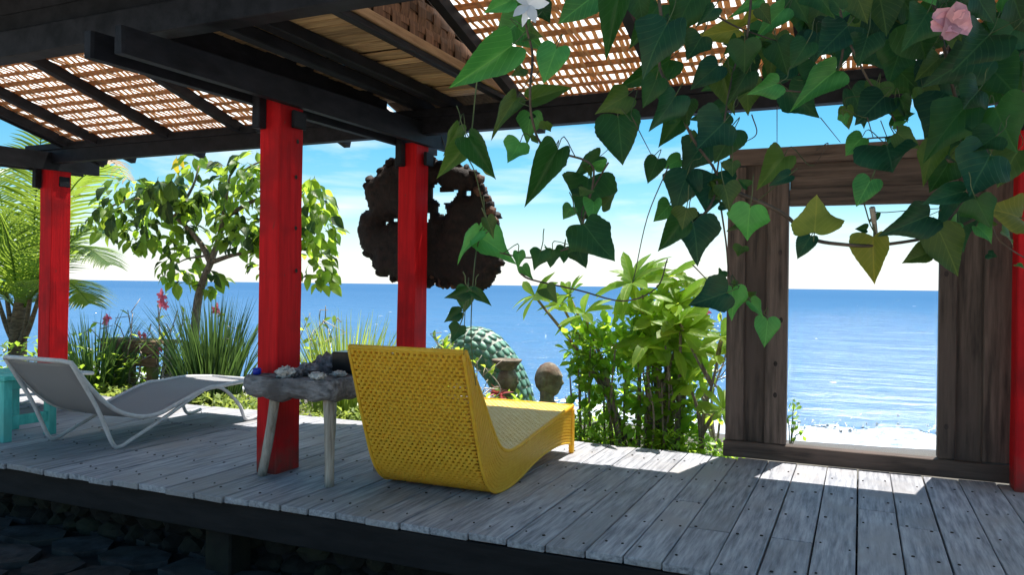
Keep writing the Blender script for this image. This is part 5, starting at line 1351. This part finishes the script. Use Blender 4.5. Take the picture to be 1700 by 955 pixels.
# (base x, base y, tip x, tip y, width px, tone)
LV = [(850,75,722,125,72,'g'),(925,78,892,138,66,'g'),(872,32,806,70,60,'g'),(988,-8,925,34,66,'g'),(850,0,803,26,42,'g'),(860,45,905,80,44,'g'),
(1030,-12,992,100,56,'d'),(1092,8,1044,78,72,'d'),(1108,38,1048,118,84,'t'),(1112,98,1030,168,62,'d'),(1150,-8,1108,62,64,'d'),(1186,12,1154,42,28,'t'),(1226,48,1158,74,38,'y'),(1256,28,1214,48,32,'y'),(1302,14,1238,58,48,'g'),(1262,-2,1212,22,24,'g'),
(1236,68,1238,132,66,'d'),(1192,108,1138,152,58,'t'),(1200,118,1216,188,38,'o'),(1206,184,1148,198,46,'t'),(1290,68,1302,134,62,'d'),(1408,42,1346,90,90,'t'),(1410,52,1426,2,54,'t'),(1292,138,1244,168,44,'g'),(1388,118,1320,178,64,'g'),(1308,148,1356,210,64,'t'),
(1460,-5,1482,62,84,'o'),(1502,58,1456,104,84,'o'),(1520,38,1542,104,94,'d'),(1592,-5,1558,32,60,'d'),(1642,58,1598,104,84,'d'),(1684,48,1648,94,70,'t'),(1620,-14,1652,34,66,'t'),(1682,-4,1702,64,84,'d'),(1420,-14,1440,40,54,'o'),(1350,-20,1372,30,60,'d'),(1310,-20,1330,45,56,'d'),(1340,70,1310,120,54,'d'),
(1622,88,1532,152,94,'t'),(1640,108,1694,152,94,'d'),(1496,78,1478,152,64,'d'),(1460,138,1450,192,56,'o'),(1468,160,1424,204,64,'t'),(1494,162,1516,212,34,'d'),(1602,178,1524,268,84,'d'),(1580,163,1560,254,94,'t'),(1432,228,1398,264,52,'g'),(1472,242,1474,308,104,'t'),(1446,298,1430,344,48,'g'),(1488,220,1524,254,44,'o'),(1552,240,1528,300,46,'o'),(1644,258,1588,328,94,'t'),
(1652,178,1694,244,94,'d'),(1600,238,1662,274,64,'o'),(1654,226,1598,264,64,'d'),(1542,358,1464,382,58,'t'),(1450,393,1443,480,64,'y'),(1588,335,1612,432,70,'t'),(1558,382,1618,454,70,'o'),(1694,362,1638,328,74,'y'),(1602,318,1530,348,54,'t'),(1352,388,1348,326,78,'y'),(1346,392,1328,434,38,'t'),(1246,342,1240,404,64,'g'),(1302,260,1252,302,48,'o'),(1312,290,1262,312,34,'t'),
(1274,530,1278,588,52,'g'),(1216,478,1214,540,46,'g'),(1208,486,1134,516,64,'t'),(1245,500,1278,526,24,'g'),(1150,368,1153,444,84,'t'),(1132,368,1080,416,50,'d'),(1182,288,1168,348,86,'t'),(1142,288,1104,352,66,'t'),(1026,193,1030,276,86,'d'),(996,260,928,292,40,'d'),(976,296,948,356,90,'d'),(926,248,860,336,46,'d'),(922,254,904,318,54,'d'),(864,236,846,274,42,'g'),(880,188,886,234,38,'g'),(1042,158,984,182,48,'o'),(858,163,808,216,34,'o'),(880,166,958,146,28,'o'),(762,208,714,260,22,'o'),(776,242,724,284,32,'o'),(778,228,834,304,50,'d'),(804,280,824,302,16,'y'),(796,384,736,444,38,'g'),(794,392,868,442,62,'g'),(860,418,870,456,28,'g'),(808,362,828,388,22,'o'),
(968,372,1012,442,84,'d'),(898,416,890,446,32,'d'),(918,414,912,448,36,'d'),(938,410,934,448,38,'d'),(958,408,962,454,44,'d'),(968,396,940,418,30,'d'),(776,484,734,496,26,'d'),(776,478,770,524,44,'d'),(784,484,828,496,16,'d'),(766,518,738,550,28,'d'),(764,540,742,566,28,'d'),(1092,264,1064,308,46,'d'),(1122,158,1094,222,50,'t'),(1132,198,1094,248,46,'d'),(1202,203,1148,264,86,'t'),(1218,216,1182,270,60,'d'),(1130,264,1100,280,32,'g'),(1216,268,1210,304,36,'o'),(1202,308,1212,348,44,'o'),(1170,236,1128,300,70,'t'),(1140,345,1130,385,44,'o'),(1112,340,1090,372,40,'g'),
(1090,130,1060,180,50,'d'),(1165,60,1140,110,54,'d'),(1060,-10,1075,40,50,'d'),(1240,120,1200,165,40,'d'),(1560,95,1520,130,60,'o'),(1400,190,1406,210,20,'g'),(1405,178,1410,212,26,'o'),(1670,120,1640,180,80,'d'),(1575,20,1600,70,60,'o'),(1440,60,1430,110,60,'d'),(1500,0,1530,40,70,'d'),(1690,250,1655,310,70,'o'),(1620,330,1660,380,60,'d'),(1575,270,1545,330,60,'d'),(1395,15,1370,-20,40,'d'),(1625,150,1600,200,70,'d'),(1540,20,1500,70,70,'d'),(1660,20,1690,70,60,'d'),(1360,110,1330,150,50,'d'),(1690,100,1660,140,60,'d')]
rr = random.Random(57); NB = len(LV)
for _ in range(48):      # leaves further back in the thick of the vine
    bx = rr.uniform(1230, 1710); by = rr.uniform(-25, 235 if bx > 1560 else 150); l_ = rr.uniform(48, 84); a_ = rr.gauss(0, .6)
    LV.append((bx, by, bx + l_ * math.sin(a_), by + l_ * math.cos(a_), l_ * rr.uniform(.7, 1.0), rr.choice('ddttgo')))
rr = random.Random(31)
STEMP = []
for li, (bx, by, tx_, ty_, wpx, tone) in enumerate(LV):
    D = (2.05 if li < NB else 2.38) + rr.uniform(-.22, .22) - (0.12 if by > 300 else 0)
    b = ad(bx, by, D); Lp = math.hypot(tx_ - bx, ty_ - by)
    # a leaf turned edge-on in the photo is short for its width: tip leans in depth
    full = max(Lp, wpx * 1.02); dz = math.sqrt(max(0, full * full - Lp * Lp)) / F_PX * D * rr.choice([1, -1, -1])
    tip = ad(tx_, ty_, D + dz * .8); d = tip - b
    nrm = -ray((bx + tx_) / 2, (by + ty_) / 2).normalized() + Vector((rr.uniform(-.35, .35), rr.uniform(-.2, .2), rr.uniform(-.1, .55)))
    L_ = d.length; wr = (wpx / F_PX * D) / L_
    ja = rr.uniform(-.22, .22); d = d * math.cos(ja) + nrm.cross(d) * math.sin(ja) * (1 if wpx > 30 else 1.8); L_ *= rr.uniform(.86, 1.06) if wpx > 40 else rr.uniform(.75, 1.2)
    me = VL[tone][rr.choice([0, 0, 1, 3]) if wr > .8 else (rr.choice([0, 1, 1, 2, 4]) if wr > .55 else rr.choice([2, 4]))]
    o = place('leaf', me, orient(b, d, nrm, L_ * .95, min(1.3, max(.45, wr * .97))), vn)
    if tone == 'y': o['label'] = 'yellowing leaf'
    STEMP.append((b, L_, d.normalized()))
SPTS = []; SP2 = []
def stem(pts, w_, D=2.05, mat='gstem', jit=0):
    P = spline([ad(x, y, D + (0.03 * ((i % 3) - 1))) for i, (x, y) in enumerate(pts)], 5)
    SPTS.extend(P)
    if w_ >= .0022: SP2.extend(P)
    MB().tube(P, [1.25 * w_ * (1 - .4 * i / len(P)) for i in range(len(P))], 6).build('stem', mat, vn, True)
for pts, w_, mt in (
    ([(880, -40), (872, 30), (884, 90), (880, 150), (884, 200), (905, 245), (975, 268), (985, 300), (968, 370), (966, 400), (945, 412), (880, 428), (830, 420)], .003, 'bstem'),
    ([(800, 75), (790, 150), (782, 225), (772, 250), (788, 285), (803, 345)], .0018, 'gstem'), ([(800, 345), (812, 380), (795, 400), (786, 460), (782, 560), (790, 640)], .0016, 'gstem'), ([(778, 470), (772, 520), (770, 590)], .0012, 'gstem'),
    ([(1225, 320), (1300, 355), (1345, 395), (1400, 406), (1460, 407), (1560, 390), (1640, 355), (1720, 342)], .0045, 'bstem'), ([(1448, 345), (1452, 375), (1456, 405)], .006, 'twig'), ([(1435, 340), (1448, 380), (1470, 405)], .0015, 'gstem'),
    ([(865, 455), (884, 465), (960, 482), (1035, 500), (1090, 478), (1108, 430)], .0022, 'bstem'), ([(1110, 275), (1075, 360), (1055, 450), (1050, 470)], .0014, 'bstem'), ([(1050, 195), (1065, 225), (1082, 258)], .0013, 'bstem'), ([(1010, 270), (995, 295), (968, 345), (966, 372)], .0022, 'bstem'),
    ([(1090, -40), (1100, 60), (1095, 110), (1120, 160), (1150, 230), (1190, 290), (1180, 340), (1150, 372)], .004, 'bstem'), ([(1250, -40), (1240, 60), (1220, 110), (1205, 185), (1190, 290)], .003, 'bstem'), ([(1380, -40), (1400, 50), (1390, 120), (1350, 150), (1300, 150)], .003, 'bstem'),
    ([(1400, 50), (1440, 130), (1466, 165), (1490, 220), (1440, 230)], .0026, 'bstem'), ([(1540, -40), (1570, 90), (1590, 170), (1640, 260), (1610, 320), (1560, 385)], .004, 'bstem'), ([(1700, 150), (1660, 170), (1600, 180)], .003, 'bstem'), ([(1190, 300), (1205, 400), (1215, 480), (1250, 500), (1275, 530)], .0022, 'bstem'), ([(1150, 440), (1180, 470), (1208, 488)], .0013, 'bstem'),
    ([(1180, 20), (1225, 45), (1290, 68)], .0022, 'bstem'), ([(1640, 355), (1660, 400), (1720, 440)], .0022, 'bstem'), ([(1290, 175), (1290, 246)], .001, 'bstem'), ([(1362, 195), (1395, 236)], .001, 'bstem'), ([(1248, 190), (1256, 222), (1232, 238)], .0014, 'bstem'), ([(1462, 200), (1476, 236), (1480, 240)], .001, 'bstem'), ([(1440, 195), (1450, 230)], .0012, 'bstem'), ([(1355, 250), (1375, 238), (1352, 275)], .0012, 'bstem')):
    stem(pts, w_, 2.05, mt)
m_ = MB()
for b, L_, d in STEMP:      # leaf stalks running back to the nearest vine
    q = min(SPTS, key=lambda p: (p - b).length); e = q
    if (q - b).length > .16: e = b - d * L_ * .45 + Vector((0, 0, .03))
    m_.tube(spline([b + d * .004, b - d * min(.03, L_ * .3) + Vector((0, 0, .006)), b.lerp(e, .75), e], 3), .0013, 4)
m_.build('leaf_stalk', 'gstem', vn, True, kind='stuff')
for _ in range(85):      # small young and half hidden leaves along the stems
    q = rr.choice(SP2); px_ = q + rv(rr) * .045
    if (px_ - O).dot(rx) < -.02: continue
    sz_ = rr.uniform(.025, .062); place('leaf', rr.choice(VL[rr.choice('ddtgoo')]), orient(px_, Vector((rr.uniform(-1, 1), rr.uniform(-.6, .6), rr.uniform(-1.3, .3))), -fw + rv(rr) * 1.2, sz_, rr.uniform(.7, 1.05)), vn)
# flowers of the vine
wp = leaf_mesh('petal', 'white', [.08, .2, .26, .2, .02], 2, .2, .2); vp = leaf_mesh('petal', 'vpink', [.2, .42, .52, .46, .25], 4, .4, .5, .2)
c = ad(878, 8, 1.75)
for k in range(5):
    a = 2 * math.pi * k / 5; place('petal', wp, orient(c, rx * math.cos(a) + ux * math.sin(a) - fw * .4, -fw + rv(rr) * .3, .045), vn)
place('petal', wp, orient(c, -ux - rx * .3 - fw * .2, -fw, .05, .6), vn)
c = ad(1578, 38, 1.68)
for k in range(6):
    a = 2 * math.pi * k / 6 + .3; place('petal', vp, orient(c - (rx * math.cos(a) + ux * math.sin(a)) * .006, rx * math.cos(a) * 1.2 + ux * math.sin(a) * .7 - fw * .6, -fw + rv(rr) * .3, .045), vn)
